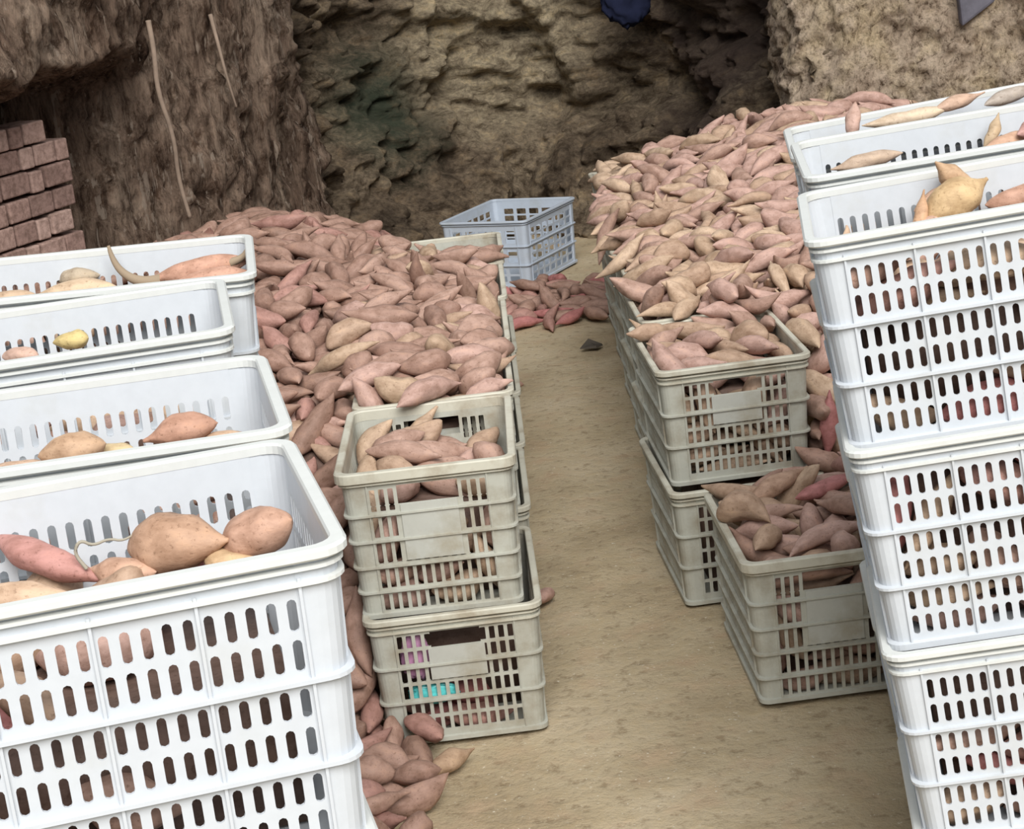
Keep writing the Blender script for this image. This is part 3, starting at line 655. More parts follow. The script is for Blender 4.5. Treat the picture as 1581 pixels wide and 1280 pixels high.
762,735,5298,589,168,-18,-95,865,991,5610,728,-145,4,-17,955,800,7713,773,162,-17,-61,652,584,7705,711,-9,-23,69,142,-895,7658,743,2,6,20,957,1020,7536,821,-39,-8,-14,142,-472,6119,724,-160,21,-150,654,630,6908,675,-35,65,-44,
878,789,6486,714,91,-2,22,761,473,5205,623,-26,-23,-170,1142,57,8593,24,116,4,-122,634,766,5668,642,161,27,135,891,1224,7530,857,26,6,166,935,1317,7690,845,-125,43,51,958,1056,8110,825,7,8,50,1592,-870,3487,1234,161,7,-33,
201,-842,7510,747,-21,4,18,271,-354,6623,721,167,-21,22,125,-709,6026,763,-155,22,105,694,607,7872,712,74,1,14,866,920,5447,644,96,23,-88,1097,317,8505,24,160,-2,159,135,-1587,6654,735,159,6,158,880,880,5007,372,90,44,-54,
1142,122,8912,38,-46,-23,-165,718,622,5586,643,18,14,49,143,-1068,6761,804,-39,27,158,1089,181,8677,34,-29,13,176,1094,227,9194,25,164,10,-98,1564,-593,3463,1231,159,-8,-170,878,887,6071,723,-158,10,-16,955,1634,7954,837,-77,-16,-167,
2184,804,2844,416,163,5,175,187,-409,4227,33,-113,14,94,955,885,7241,770,56,-28,143,132,-497,5309,685,-134,-5,-25,970,763,4652,360,60,18,-160,241,-137,6755,672,62,1,-146,864,1170,7755,855,112,-28,-17,624,510,6836,674,177,-6,-5,
138,-865,7568,740,-159,0,16,649,681,7131,691,32,3,5,632,646,5560,671,-33,10,-108,956,844,6666,728,41,11,113,1101,476,9056,27,-113,4,144,121,-486,6519,707,-79,-43,-80,924,1060,7206,818,172,16,-140,203,-702,7983,641,-43,-4,-108,
957,703,4924,300,-145,-29,-1,933,1506,7548,866,-148,26,46,243,-98,5564,684,30,3,-158,1148,135,8854,28,-109,-2,171,142,-726,6254,735,48,1,15,132,-596,7879,634,169,35,6,954,958,5596,660,-172,24,-158,125,-643,6931,707,-151,-72,-173,
245,-230,5110,702,86,37,11,132,-708,5510,702,19,-14,-131,832,681,5127,574,122,-5,161,1102,504,8894,29,-157,16,-12,273,-36,5280,668,-57,44,-81,924,952,6202,720,-96,17,23,1083,448,8435,20,165,3,-3,651,588,5812,692,-74,9,43,
134,-591,5870,722,51,14,125,1145,188,8571,28,160,11,101,871,1174,7495,832,-88,-13,179,718,505,5633,651,16,-31,72,951,882,7629,779,-53,22,130,897,979,7823,764,66,52,177,1086,93,8810,33,15,-3,158,265,-160,6174,696,3,12,-4,
778,430,5411,619,-68,14,-54,1323,-446,2562,1171,30,2,-56,141,-1036,7943,693,-29,1,-166,123,-407,4424,95,134,-40,-91,121,-788,5864,771,151,-21,31,242,-278,6021,711,130,2,-89,1560,-710,3477,1229,-113,10,107,865,950,7626,783,-114,49,-170,
634,507,5705,692,80,-7,33,195,-700,5556,728,2,35,51,658,762,5970,725,-2,16,46,1447,-603,3084,1142,121,-2,174,959,715,8130,737,-125,13,-77,1176,499,8974,32,100,-6,140,281,-350,6739,702,-60,-9,-167,715,455,6458,654,115,-71,-48,
953,990,7240,798,-24,-21,38,891,1033,7365,812,-118,-8,-158,719,490,7548,646,-64,66,54,949,1040,7972,811,83,-17,58,2272,817,2861,768,120,-17,-15,1145,275,8958,48,33,0,-13,138,-410,4042,34,-4,-2,5,955,830,7334,734,22,-6,-174,
184,-769,7891,672,-78,-17,-132,1346,-466,2459,1178,156,5,-18,713,655,6375,697,34,-15,-21,998,543,4579,346,-37,28,-8,189,-649,7613,630,83,-46,149,270,-354,5984,707,76,-32,178,899,1393,7592,848,108,6,41,691,562,8388,658,117,-4,168,
1449,-597,2960,1155,64,-7,-133,134,-599,5076,635,-165,-10,17,183,-643,5991,747,7,-12,17,777,549,5041,488,106,23,177,876,1025,6314,740,84,-10,-176,1686,649,3127,1260,18,10,-168,277,-84,6342,685,-9,11,30,1094,188,8934,63,-171,7,122,
191,-1062,7173,752,159,-37,-35,873,1053,8281,795,-62,-31,56,1733,580,3186,1245,140,48,-106,265,-184,6677,681,-2,-29,162,952,1023,7665,792,4,-84,76,265,-204,5938,700,22,-7,-175,965,808,4487,320,74,28,135,240,-169,5995,688,0,12,-158,
693,592,8315,649,71,5,-33,958,1063,6488,774,64,-11,-27,925,875,5608,634,54,-26,44,717,538,6538,684,-16,-34,-13,949,824,7923,756,72,2,-23,1017,564,4607,285,112,-2,149,275,-81,6644,663,-118,38,-103,718,544,6893,690,32,6,152,
930,848,6551,721,-148,-18,-22,268,-40,4907,641,178,-30,93,1096,240,8739,27,-18,-5,-39,879,780,7652,756,-20,-11,-25,711,502,7486,667,-70,10,25,628,797,5886,699,-113,-5,12,953,1491,8289,816,140,-35,179,1535,-546,3129,1149,-18,11,176,
131,-518,5062,629,-168,4,-136,250,-67,5056,667,-112,-13,30,951,846,7113,755,164,5,-129,884,892,5243,557,84,14,-38,195,-439,6453,733,-143,-1,45,1092,427,8590,28,-115,10,-39,1187,32,8935,32,-71,5,1,135,-725,6486,745,-21,-2,-174,
627,704,6057,692,-177,-15,-30,1093,409,8881,24,17,-11,-23,184,-454,7989,541,23,-12,-121,132,-552,5213,656,155,37,-37,1350,-510,2539,1188,-118,-7,-21,124,-710,6667,771,-28,0,-5,751,682,5364,602,6,-21,-157,948,895,5139,491,-157,-6,133,
711,715,6313,711,63,6,163,924,1340,8151,846,41,-15,-10,183,-488,5893,732,-89,-10,-6,1142,41,8681,24,116,4,-104,949,1408,7710,820,166,-32,25,631,799,6661,692,72,-30,-90,888,1651,6443,761,57,-28,149,1652,-794,3473,1232,-58,2,98,
184,-1224,7816,653,-43,4,-115,288,-125,4879,629,112,2,-22,637,706,5607,648,-81,-18,44,633,448,5745,606,-88,-11,106,641,626,7049,660,140,-72,-19,650,577,8127,666,96,2,161,1012,600,4479,288,122,-9,10,897,1061,6374,752,38,-23,155,
874,995,6979,777,-99,29,131,1089,263,8795,31,-24,-4,148,143,-679,7181,699,-135,4,132,1478,-588,3185,1144,114,5,-152,684,594,8056,671,29,4,-35,1558,-802,3040,1165,171,21,-142,121,-1230,6376,803,-114,2,-163,274,-19,5822,657,-141,-43,-87,
935,1087,6985,787,17,0,-5,953,808,6778,719,-18,-15,-24,1143,461,8815,20,44,1,-174,120,-504,4244,69,111,-6,-177,140,-666,5870,762,-81,8,19,867,1260,7813,849,89,19,-28,123,-459,7583,592,23,-12,168,654,665,8030,708,-127,11,-2,
953,1088,6418,785,75,-4,178,949,904,7461,804,48,-21,-15,137,-473,4295,55,52,1,-11,141,-875,7399,741,43,-15,161,833,691,5049,441,19,34,-1,897,920,5728,671,150,-1,162,1772,816,3020,1272,69,13,168,268,-195,4853,644,-41,13,160,
248,-405,5353,703,-163,4,-152,247,-172,6468,693,100,7,-15,685,522,6162,671,-100,-8,153,987,814,4486,378,-7,2,169,355,-98,5705,693,-33,18,-17,951,903,7308,752,26,3,20,136,-650,5113,657,-68,25,174,130,-509,6044,714,163,42,26,
630,738,6666,666,164,0,128,1005,795,4693,303,18,-38,-15,124,-638,6555,725,-126,-4,124,196,-676,5195,690,180,16,-42,1000,824,4612,340,107,26,139,134,-486,4530,333,-37,-1,-134,255,-106,5497,676,76,5,7,886,958,7350,782,168,12,-5,
708,749,5748,618,-20,38,154,958,1086,7304,813,163,1,161,1609,-775,3568,1229,-160,-3,105,138,-592,7421,668,175,-8,160,240,-297,4893,682,97,3,-7,954,1397,7520,849,111,-8,-159,1491,-681,3213,1143,2,1,-171,953,1143,7221,844,1,-20,38,
1441,-737,3045,1145,-162,-3,-39,136,-641,7923,630,-104,-4,42,950,1032,7780,782,-128,-46,40,956,1363,7766,825,-77,27,13,1305,-441,2114,1207,25,23,170,1586,-710,3594,1231,-17,-17,-112,123,-1171,6404,765,-70,15,169,400,-187,4297,520,100,-30,-148,
129,-514,5869,665,-175,19,-13,202,-1179,7302,741,-42,8,164,636,486,5878,628,-76,6,-150,767,558,5277,601,179,14,136,189,-815,6255,765,129,20,116,122,-558,5279,674,-76,-1,-26,953,1247,8222,815,16,30,-145,1140,309,9006,27,-148,9,-177,
357,-366,5147,704,18,9,-30,284,-430,5177,631,122,51,-65,971,832,4329,312,-139,61,1,1186,410,8707,28,-164,15,50,132,-842,7919,686,23,-15,-166,123,-671,6337,751,-135,15,-61,137,-882,7342,744,21,2,151,634,470,6249,671,-17,24,122,
687,489,6349,662,-64,4,174,281,-380,5756,727,-24,-16,-150,948,949,6879,761,144,-7,-127,201,-413,6936,668,-54,-20,-93,274,-307,5815,725,173,-15,150,844,939,5273,591,14,-45,132,141,-509,7036,684,-37,-9,164,129,-35,7327,28,-67,3,-173,
273,-215,5839,678,21,-10,174,766,543,5419,570,-46,-25,-151,950,1294,8011,849,-107,-3,-178,186,-504,7224,624,63,-18,10,287,-251,6826,645,73,38,177,632,759,5580,648,55,-13,-131,183,-704,6764,758,17,10,-48,279,-386,6779,695,28,-15,35,
353,-237,6379,687,-86,-3,169,926,1359,8062,840,144,14,-48,882,1825,7878,785,17,32,-60,120,-1567,6475,722,-94,37,-160,479,-278,4537,583,-18,11,-166,1729,615,3083,1294,38,-10,-37,131,-1438,6506,779,161,8,26,887,1067,7125,805,-173,31,-169,
391,-361,4367,512,-120,28,-108,712,716,6574,656,-38,-63,-114,899,837,5323,568,-21,-30,-23,870,954,7715,779,-78,30,-154,250,-353,5045,667,1,41,28,630,512,5670,616,-58,-24,37,949,924,4930,303,-48,34,-21,1687,774,3145,1258,20,-11,19,
957,1455,8151,835,2,0,146,1006,830,4279,94,-24,-61,-50,1093,315,8676,26,-154,1,34,200,-860,6951,754,158,21,-59,124,-825,6538,754,79,-86,51,692,669,6258,681,138,11,50,883,1477,8041,853,159,-13,28,133,-756,7356,704,81,-6,-95,
897,1037,6178,773,-32,-31,22,925,1342,8258,830,122,-17,-32,2142,854,2847,968,-1,16,-11,245,-147,4965,623,17,8,32,933,1826,7989,787,127,-40,-141,186,-624,5513,646,115,-4,-179,201,-556,6237,737,165,-5,-134,124,-727,6550,749,39,-15,32,
134,-773,6611,759,167,18,32,286,-236,6750,674,-25,19,38,898,870,5523,608,-110,34,-33,1084,243,8882,28,25,-5,28,1686,762,2985,1266,106,-3,162,1804,882,3371,1271,123,-17,-111,1428,-608,2373,1184,-148,10,30,122,-478,5155,662,18,16,106,
198,-428,6233,702,-158,-1,161,134,-620,5805,722,0,-17,-30,692,530,7929,669,-169,-33,18,955,777,7858,743,-4,-9,-89,1852,688,3483,1247,-20,-8,55,642,551,6775,660,125,10,-9,949,947,8198,776,-57,-4,93,134,-598,5177,657,97,-32,-35,
142,-1138,6452,786,-1,-1,-168,709,607,7820,712,77,-15,29,1008,686,4597,305,167,-5,156,965,749,4625,310,56,17,105,142,-972,7649,721,-15,13,16,646,649,7428,702,71,22,-35,758,746,5192,561,15,-1,86,956,844,4981,318,30,27,-28,
1090,446,8956,17,158,2,-34,141,-1515,6273,763,-22,7,-113,123,-599,4897,598,63,-12,38,1645,-831,3588,1231,-164,-3,-90,1691,574,3047,1289,-133,14,133,196,-672,5267,686,162,8,-2,349,-153,5075,670,108,-9,-177,883,1463,7764,822,-106,-21,176,
125,-388,3984,29,-124,-18,-155,141,-496,4489,381,151,33,-119,688,505,7685,660,27,10,-147,1179,79,8491,20,163,3,-161,120,-561,5138,629,-162,4,5,135,-1527,6531,728,118,17,-167,871,1207,8061,812,123,-28,33,197,-422,4614,375,68,54,-88,
693,440,6003,613,70,-32,82,845,907,5348,573,128,-9,-23,866,989,6016,684,-177,-64,6,924,937,7264,766,82,27,-30,953,929,7406,779,145,-17,7,1102,170,8990,17,158,2,28,142,-803,6328,723,-165,-16,18,190,-632,6871,717,-154,46,149,
957,875,5415,575,179,-6,-27,875,991,5698,723,-144,-25,48,134,-1312,7403,688,-124,-40,-47,641,463,7014,643,90,-51,108,658,659,6534,692,-174,3,-55,714,651,7325,674,157,-20,-17,868,979,7058,737,-113,-59,33,872,818,5171,475,177,-29,106,
1150,255,8472,17,158,2,168,1082,513,8713,26,164,12,-25,131,-532,6575,715,4,-10,46,716,612,7631,692,-42,55,-73,949,883,8135,765,-11,6,71,1888,636,3527,1251,90,-8,79,180,-667,7704,630,30,-38,-136,138,-878,6745,759,21,11,142,
273,-77,6095,645,48,19,-31,273,-98,6901,638,25,3,152,684,585,5894,670,-173,0,-10,748,679,5267,563,-16,-6,116,951,940,5765,627,-131,21,-7,954,1281,7588,846,-161,-8,131,875,842,7761,758,-30,-18,115,929,945,7788,777,-74,-43,115,
2463,838,4877,215,-85,52,-50,139,-684,5449,676,138,-41,-159,142,-601,6616,732,100,35,-6,125,-513,5439,652,-33,11,11,243,-329,4936,662,178,-27,162,275,-373,6105,706,-112,7,-20,241,-92,6208,652,75,-29,-28,268,-358,6037,705,-71,26,-2,
143,-784,7178,742,34,-16,157,203,-822,7263,738,-21,-6,4,120,-971,7044,753,-151,-4,-15,349,-306,5039,688,-76,26,-42,415,-120,4434,576,120,-2,170,715,796,6042,679,154,-14,28,934,1439,7846,837,95,-6,167,1893,1043,3636,1278,115,-5,-27,
125,-484,6359,720,35,1,-143,132,-668,5399,683,66,-17,-157,124,-826,6804,744,39,17,163,286,-309,4874,633,-56,0,144,268,-145,6567,689,-154,1,146,624,708,5792,644,-142,9,173,709,533,6698,665,114,6,-149,829,636,5230,570,106,-14,-49,
957,868,6336,677,91,11,2,873,1042,5935,706,-37,-1,7,850,1138,6584,789,115,-5,166,958,938,7494,781,-30,-1,152,1554,-744,2953,1144,164,0,-10,129,-470,5558,655,138,-19,-13,141,-520,5746,678,26,-4,-55,192,-650,6650,713,114,-3,170,
126,-550,5956,710,-40,19,26,138,-837,7098,740,-7,9,-68,257,-365,5251,679,24,53,17,358,-362,6306,695,126,-26,-166,260,-324,5373,719,-124,37,-12,468,-244,4297,473,108,26,-29,642,580,6235,649,-140,-7,-168,747,445,5097,561,-164,-16,-65,
141,-476,4438,209,122,-24,145,202,-805,6175,730,152,1,-141,246,-235,5033,706,21,9,-33,240,-261,5560,692,-125,7,47,255,-160,5894,667,72,-15,177,627,657,6630,672,-28,-8,-6,873,976,5534,641,4,19,-161,954,1157,8126,806,-116,18,-106,
935,830,8305,732,-21,21,93,1082,104,9004,28,-158,9,-158,133,-653,7818,611,179,-21,131,184,-1186,6348,751,-3,-55,-41,140,-772,7769,676,-70,-14,-77,143,-1083,7550,712,-171,5,167,191,-544,6780,738,-145,-23,91,128,-633,7102,702,-75,19,-177,
350,-408,6676,685,31,-37,-10,249,-86,5210,645,-172,24,-14,247,-310,6659,686,34,6,20,646,587,6170,642,11,-8,-25,711,696,7090,681,60,2,-174,719,588,7482,678,171,16,-153,709,653,8240,689,8,-12,75,134,-1532,6725,742,174,11,159,
127,-451,6818,696,-147,35,14,181,-888,7618,729,-84,-5,13,273,-278,5457,690,-3,30,106,249,-60,4997,637,160,-13,-131,241,-191,5170,694,-134,-2,26,958,884,7079,739,-65,-10,42,122,-1470,4006,35,-113,-4,-27,139,-1297,3966,25,83,2,-152,
143,-1156,3960,30,-118,8,118,192,-1725,4231,29,16,-5,49,137,-1402,4139,125,-155,0,-146,133,-666,4385,164,-122,18,-128,129,-1582,4347,157,-68,-7,-26,188,-1328,4360,140,7,-1,150,130,-598,4453,231,-17,-25,36,131,-1907,4103,32,-167,-3,6,
123,-1432,4466,233,174,-44,79,202,-1239,4466,234,114,-2,1,137,-552,4516,289,174,13,-144,202,-1531,4457,246,-110,-18,57,131,-1269,4506,292,-160,-14,159,143,-1486,4907,634,43,-3,9,135,-1276,4882,608,-175,-6,23,138,-1443,5057,642,-156,1,171,
141,-1474,5251,659,23,-18,-173,124,-1447,5366,658,-63,-5,24,126,-1536,5467,676,43,17,8,143,-778,5537,668,114,3,-151,186,-947,7095,697,-157,4,26,185,-724,7601,657,-10,-34,129,186,-996,7719,690,165,-1,154,120,-769,7686,675,67,-30,145,
135,-1249,3933,30,-161,-9,50,138,-1239,4039,33,15,-3,21,143,-514,3969,63,-64,9,-158,130,-591,4308,78,172,6,-156,193,-1605,4322,84,-162,4,0,141,-1379,4268,79,-150,1,159,129,-551,4367,141,23,6,-27,142,-1509,4331,109,156,-11,-165,
132,-1272,4297,120,-101,7,-113,141,-563,4394,206,-37,17,-93,125,-1731,4309,86,151,17,171,139,-1346,4391,187,-154,4,29,129,-1676,4335,127,-63,12,157,126,-1656,4337,196,-61,-2,97,181,-663,4331,176,-43,-2,-138,191,-1849,4542,30,-160,9,-52,
201,-1391,4404,233,-92,9,-128,129,-1213,4393,284,-157,47,-93,136,-1858,4416,84,-3,-8,-138,122,-1250,4942,634,38,2,27,123,-1504,4996,637,164,3,159,182,-1315,4995,651,-112,3,-13,138,-1654,5135,657,64,3,140,184,-1506,5192,661,114,-36,-18,
133,-1618,5367,650,61,0,179,190,-1440,5504,681,0,-26,-161,134,-819,5560,710,15,-14,-115,182,-568,5598,697,-104,5,-27,120,-1394,5637,685,-169,-29,166,130,-700,5618,692,119,5,-162,127,-1524,5797,673,-11,-13,1,138,-1601,6000,687,-22,-1,-173,
139,-1501,6312,717,-140,-12,35,198,-915,6274,710,149,-15,-33,141,-1550,6716,691,32,-7,-168,143,-1298,7004,719,-15,17,-79,131,-568,7831,590,76,-18,160,130,-423,7811,536,-13,6,-4,193,-1497,4017,86,-115,-3,-41,196,-1298,4048,78,-92,-11,18,
189,-1224,3893,86,74,-15,-75,127,-1302,4127,69,11,3,-176,133,-1392,4164,74,127,-12,177,122,-1678,4188,45,-163,-34,-107,143,-1522,4130,137,-35,9,-2,123,-1301,4129,129,-155,-14,-177,127,-1607,4240,114,38,23,55,129,-1362,4232,143,55,-3,-116,
180,-1192,4140,142,-147,4,161,127,-587,4300,134,-150,0,5,142,-1480,4363,164,129,26,169,141,-1200,4285,165,152,-6,6,134,-1778,4290,131,-179,-64,118,203,-1345,4364,238,-17,7,54,123,-673,4347,217,-172,16,-150,131,-1912,4444,32,-70,5,-174,
139,-1524,4416,189,-112,-39,36,134,-1260,4358,223,55,-26,84,130,-661,4773,524,63,-35,69,180,-1924,4358,30,163,-11,122,132,-1358,4915,632,-38,13,-145,138,-1291,4582,391,-27,17,8,139,-1604,5050,644,-159,-6,-177,122,-1326,5056,662,66,24,135,
139,-1570,5168,651,-25,18,140,130,-1309,5165,709,177,-21,39,198,-1470,5429,671,98,12,-153,138,-1331,5440,713,-48,0,10,137,-780,5670,701,-94,7,42,132,-1620,5770,681,148,-18,-28,123,-1441,5957,748,10,-16,-25,128,-1520,6045,726,-116,-6,24,
139,-600,6052,722,69,20,-14,135,-990,6170,739,14,13,-162,139,-1616,6286,706,-94,22,151,123,-1297,6293,755,-179,-6,-7,135,-962,6259,741,11,34,152,141,-1521,6368,708,-2,-21,46,131,-1004,6334,737,113,-3,-12,142,-1621,6538,686,159,1,-175,
131,-971,6874,736,24,-21,-8,124,-910,6955,716,30,21,-42,127,-1138,7025,729,-164,-43,-164,133,-867,7021,722,105,9,-60,139,-982,7127,744,-23,8,180,126,-976,7239,717,85,-23,10,183,-1296,7478,671,26,-11,-10,133,-1547,4010,40,-45,-26,115,
140,-1356,3964,65,-170,22,146,136,-1289,3890,84,14,-37,-70,124,-1609,4071,41,84,-34,-166,132,-1425,4033,71,-139,8,-20,192,-1755,4131,30,-21,-6,-162,136,-1356,3986,116,60,-11,-157,196,-641,4162,62,175,21,-16,134,-1547,4214,117,129,46,49,
192,-1322,4042,146,-171,23,106,128,-1476,4248,104,-164,18,72,203,-1433,4275,141,-12,44,89,131,-1166,4079,198,177,-5,-74,184,-642,4233,165,-102,-2,153,181,-1804,4169,70,-32,-18,-168,123,-1476,4291,175,-16,6,33,137,-1330,4186,165,60,-7,-116,
131,-617,4276,195,29,-9,165,183,-1755,4376,135,119,29,-161,128,-1831,4231,91,167,-40,117,133,-1165,4474,270,31,8,22,140,-1922,4279,29,-61,17,-35,126,-1318,4455,277,-23,9,-63,127,-576,4546,322,40,-28,9,143,-1838,4388,31,-144,11,179,
130,-1313,4563,341,-144,6,3,140,-1574,4869,611,3,22,-11,182,-1393,4968,654,24,24,87,181,-1628,4980,652,-103,-29,61,126,-1302,5083,715,150,-6,146,140,-1357,5284,670,53,26,-115,139,-1512,5308,667,133,-23,15,125,-688,5328,700,25,-9,-148,
141,-1532,5425,708,-124,30,-147,120,-1271,5392,692,174,-6,-163,123,-1590,5545,700,179,11,-154,123,-779,5574,750,172,24,56,139,-754,5724,725,-173,-3,-173,122,-1624,5717,673,165,-7,-8,141,-663,5754,711,-168,5,-21,135,-1457,5842,730,160,10,-124,
194,-1318,5961,760,-13,-35,165,123,-1307,6002,733,-106,-8,-180,184,-902,6078,744,-93,-15,150,120,-1600,6174,706,171,-25,-18,187,-914,6144,770,40,25,-28,140,-1578,6231,696,113,30,179,126,-1086,6183,746,-155,-14,12,132,-988,6234,793,175,21,90,
180,-1612,6343,718,16,-33,-44,129,-952,6369,773,62,-8,-25,201,-1435,6440,750,83,20,70,143,-895,6570,764,0,1,35,125,-1539,6980,692,59,-34,50,131,-1429,7010,723,-93,49,-172,132,-490,6912,691,11,0,-39,138,-578,7247,655,178,3,-86,
126,-1270,7336,705,-3,12,-150,127,-37,7797,22,150,-3,154,185,-972,7895,684,10,1,-7,190,-467,7879,546,-161,-18,-116,129,-1613,3983,40,-13,23,108,120,-1404,3915,30,75,1,88,187,-1288,3957,96,-170,33,118,126,-1100,3799,79,-124,16,7,
185,-1396,3903,104,-31,-5,-22,133,-1222,3994,96,72,-10,162,137,-1624,4123,68,-10,10,6,120,-1393,4086,94,-166,8,-2,138,-1193,3988,154,-9,17,40,138,-1785,4029,38,66,-19,72,131,-1455,4186,144,-67,25,6,143,-1732,4234,86,-155,15,-166,
127,-1413,4398,167,-26,32,-131,181,-1269,4214,134,-41,-19,-121,190,-685,4143,129,-145,-15,-144,121,-1755,3969,24,68,5,-108,132,-1494,4336,208,78,18,148,126,-1207,4208,206,-137,16,28,184,-1854,4292,44,-83,13,69,126,-1415,4197,211,-137,9,-84,
130,-1204,4320,216,-44,0,55,143,-599,4290,274,154,-37,26,140,-1996,4291,27,2,3,90,135,-1455,4445,265,-177,-40,70,202,-1615,4840,584,-5,-18,150,140,-1325,4873,653,88,43,-156,194,-1366,4270,212,14,66,126,128,-614,4623,410,10,2,176,
194,-1495,5005,687,58,7,133,121,-1292,4949,689,-103,-6,45,184,-1604,5155,701,-107,11,162,143,-1381,5000,704,-102,-2,-16,127,-756,5173,697,130,23,-179,142,-1680,5221,638,48,1,-37,143,-1401,5298,711,-114,11,81,125,-1514,5364,700,-10,-11,3,
140,-1297,5323,700,61,72,154,134,-1629,5430,668,-71,27,127,137,-1386,5379,716,-5,-9,-19,139,-1345,5494,727,-79,11,-154,133,-824,5616,772,179,-14,-35,182,-1631,5655,681,-48,37,-170,195,-1369,5589,758,28,-27,34,125,-839,5669,730,43,-34,-14,
132,-1365,5670,759,-172,33,-112,181,-746,5758,764,82,8,25,191,-1617,5846,683,23,-3,-31,129,-1358,5789,766,139,-1,-58,141,-1578,5923,750,142,1,-4,126,-1415,6033,751,79,-7,8,136,-840,5909,760,101,-13,-112,130,-1649,6248,703,-117,-26,-45,
195,-1357,6176,753,178,-6,5,136,-1181,6154,756,19,-29,-55,202,-974,6117,789,-139,13,144,121,-1356,6197,792,174,-9,-1,125,-1112,6232,771,79,-15,-175,128,-1045,6276,731,-136,77,151,137,-784,6362,769,-26,12,-175,124,-1649,6416,702,54,-6,-179,
130,-1419,6354,764,27,-17,40,186,-962,6434,797,-39,-4,-13,122,-865,6394,765,-136,31,-160,122,-1673,6477,694,22,6,20,138,-1369,6438,796,-2,-7,174,136,-868,6475,760,63,52,78,134,-1665,6626,689,114,9,87,131,-1333,6544,763,175,40,-48,
135,-1185,6555,805,34,-10,0,131,-925,6616,782,-82,-6,13,143,-1669,6728,685,-119,7,6,136,-1389,6661,762,13,-20,-27,125,-1121,6661,788,-130,7,40,125,-1423,6859,757,-44,12,135,124,-1522,6883,721,-32,-8,61,132,-1115,6889,768,49,-16,25,
185,-939,6928,775,-24,11,79,129,-589,7002,711,-40,-12,172,122,-1256,7199,705,67,-11,-11,126,-1363,7243,685,158,-3,3,129,-1210,7254,719,129,8,157,142,-1086,7301,725,110,-6,36,125,-518,7350,626,140,-18,-115,121,-1510,3929,81,-138,-10,-151,
128,-1476,3876,72,-157,0,-10,130,-1353,3881,51,10,19,-56,127,-1665,4127,31,-154,13,59,123,-1466,3995,128,25,-7,-166,129,-1186,3900,131,3,-24,152,132,-1675,4019,54,88,-33,-79,130,-1587,4001,98,-154,-7,-74,186,-1208,4057,153,79,-22,-152,
181,-1639,4198,86,-78,-15,-106,120,-1424,4055,145,145,-27,-18,127,-1256,4095,159,-94,-13,-172,133,-1106,3977,163,-2,-3,28,187,-1844,4180,29,-154,6,-91,137,-1510,4285,126,-80,-4,33,121,-1209,4223,145,180,-28,-119,193,-1704,4152,106,45,-6,59,
143,-1530,4044,138,157,-12,15,126,-1950,4208,24,164,0,-169,122,-1310,4327,196,-11,17,66,181,-1314,4244,193,71,4,-157,127,-1820,4301,98,-119,-46,102,129,-1564,4357,239,-174,5,-141,135,-1175,4344,260,129,1,49,124,-1611,4429,202,-5,-53,76,
136,-1382,4460,298,78,-6,-83,140,-564,4587,377,-35,38,164,183,-1566,4988,658,43,26,-96,135,-1230,4775,571,-96,-58,59,136,-1203,4541,398,-102,36,-128,134,-749,5119,686,65,10,-161,127,-1459,5149,730,-160,-9,-117,129,-1506,5079,703,70,-1,155,
135,-792,5153,731,20,9,158,139,-1421,5111,703,-19,-20,76,130,-1359,5239,716,-38,-1,-99,184,-1640,5304,673,113,54,-135,127,-1470,5305,727,-166,-2,-122,197,-1691,5425,663,172,17,137,138,-1357,5400,760,134,-5,-19,125,-1478,5530,731,142,-11,150,
131,-1539,5646,725,-97,8,34,186,-1470,5685,754,-39,-8,-55,184,-729,5669,747,117,-28,156,129,-1564,5786,725,148,13,-33,122,-1435,5724,743,-42,-48,-47,186,-1548,5871,740,77,25,162,141,-1304,5839,772,177,-10,122,135,-887,5836,780,-45,7,-36,
127,-1571,5994,742,-32,20,-165,137,-1185,5983,790,26,-8,-176,139,-1058,5993,794,12,-1,17,134,-876,5988,767,-116,-26,179,123,-1505,6103,748,-107,18,156,120,-775,6042,754,62,9,69,121,-1709,6259,688,159,0,-67,133,-1382,6093,763,80,2,162,
120,-1258,6094,775,-175,0,-13,180,-1032,6106,761,89,13,154,136,-819,6108,752,-73,32,-99,140,-1468,6220,762,15,33,11,188,-1247,6172,781,144,20,67,190,-1166,6262,759,111,16,-165,191,-1045,6340,799,-11,2,79,127,-1575,6385,741,-180,-1,121,
137,-1384,6330,783,-50,17,-153,123,-970,6477,819,-142,2,178,137,-876,6322,768,-138,21,-163,181,-1318,6483,785,107,-17,146,196,-1182,6500,820,129,-14,-5,193,-1051,6661,796,-52,-1,44,129,-1546,6805,751,54,11,140,121,-1175,6763,786,140,8,-146,
132,-1468,6785,730,-47,-12,93,131,-1265,6820,753,-113,10,150,123,-946,6745,787,24,13,-53,135,-1269,6899,760,13,-5,131,140,-1042,6863,769,-14,17,175,188,-515,6842,704,10,37,-16,128,-1184,6918,756,-67,-31,59,135,-1155,7143,748,6,4,158,
132,-1385,7395,672,-67,1,-72,202,-47,7607,17,49,0,-52,264,-325,4995,630,-21,-2,-134,248,-67,5110,679,10,-15,-167,287,-49,6238,634,17,4,142,258,-277,6612,681,168,8,11,285,-216,5218,676,-71,41,-129,273,-29,5560,635,-45,13,-87,
272,-34,6004,637,112,-25,-125,267,-302,5586,717,105,7,33,242,-67,5703,630,-163,16,17,290,-137,6397,685,-104,4,-11,271,-240,6448,698,-166,26,-59,243,-28,6786,660,-148,15,122,717,506,6267,601,64,-8,144,684,609,6697,671,23,-9,-138,
624,649,6030,637,53,31,-57,632,483,6344,595,-66,-14,-44,628,742,6763,667,-78,-18,-59,689,543,7063,639,178,-7,18,717,531,5973,639,-116,1,13,629,625,5951,650,21,22,-108,712,477,7183,647,97,-47,-51,643,503,8001,623,35,-58,-91,
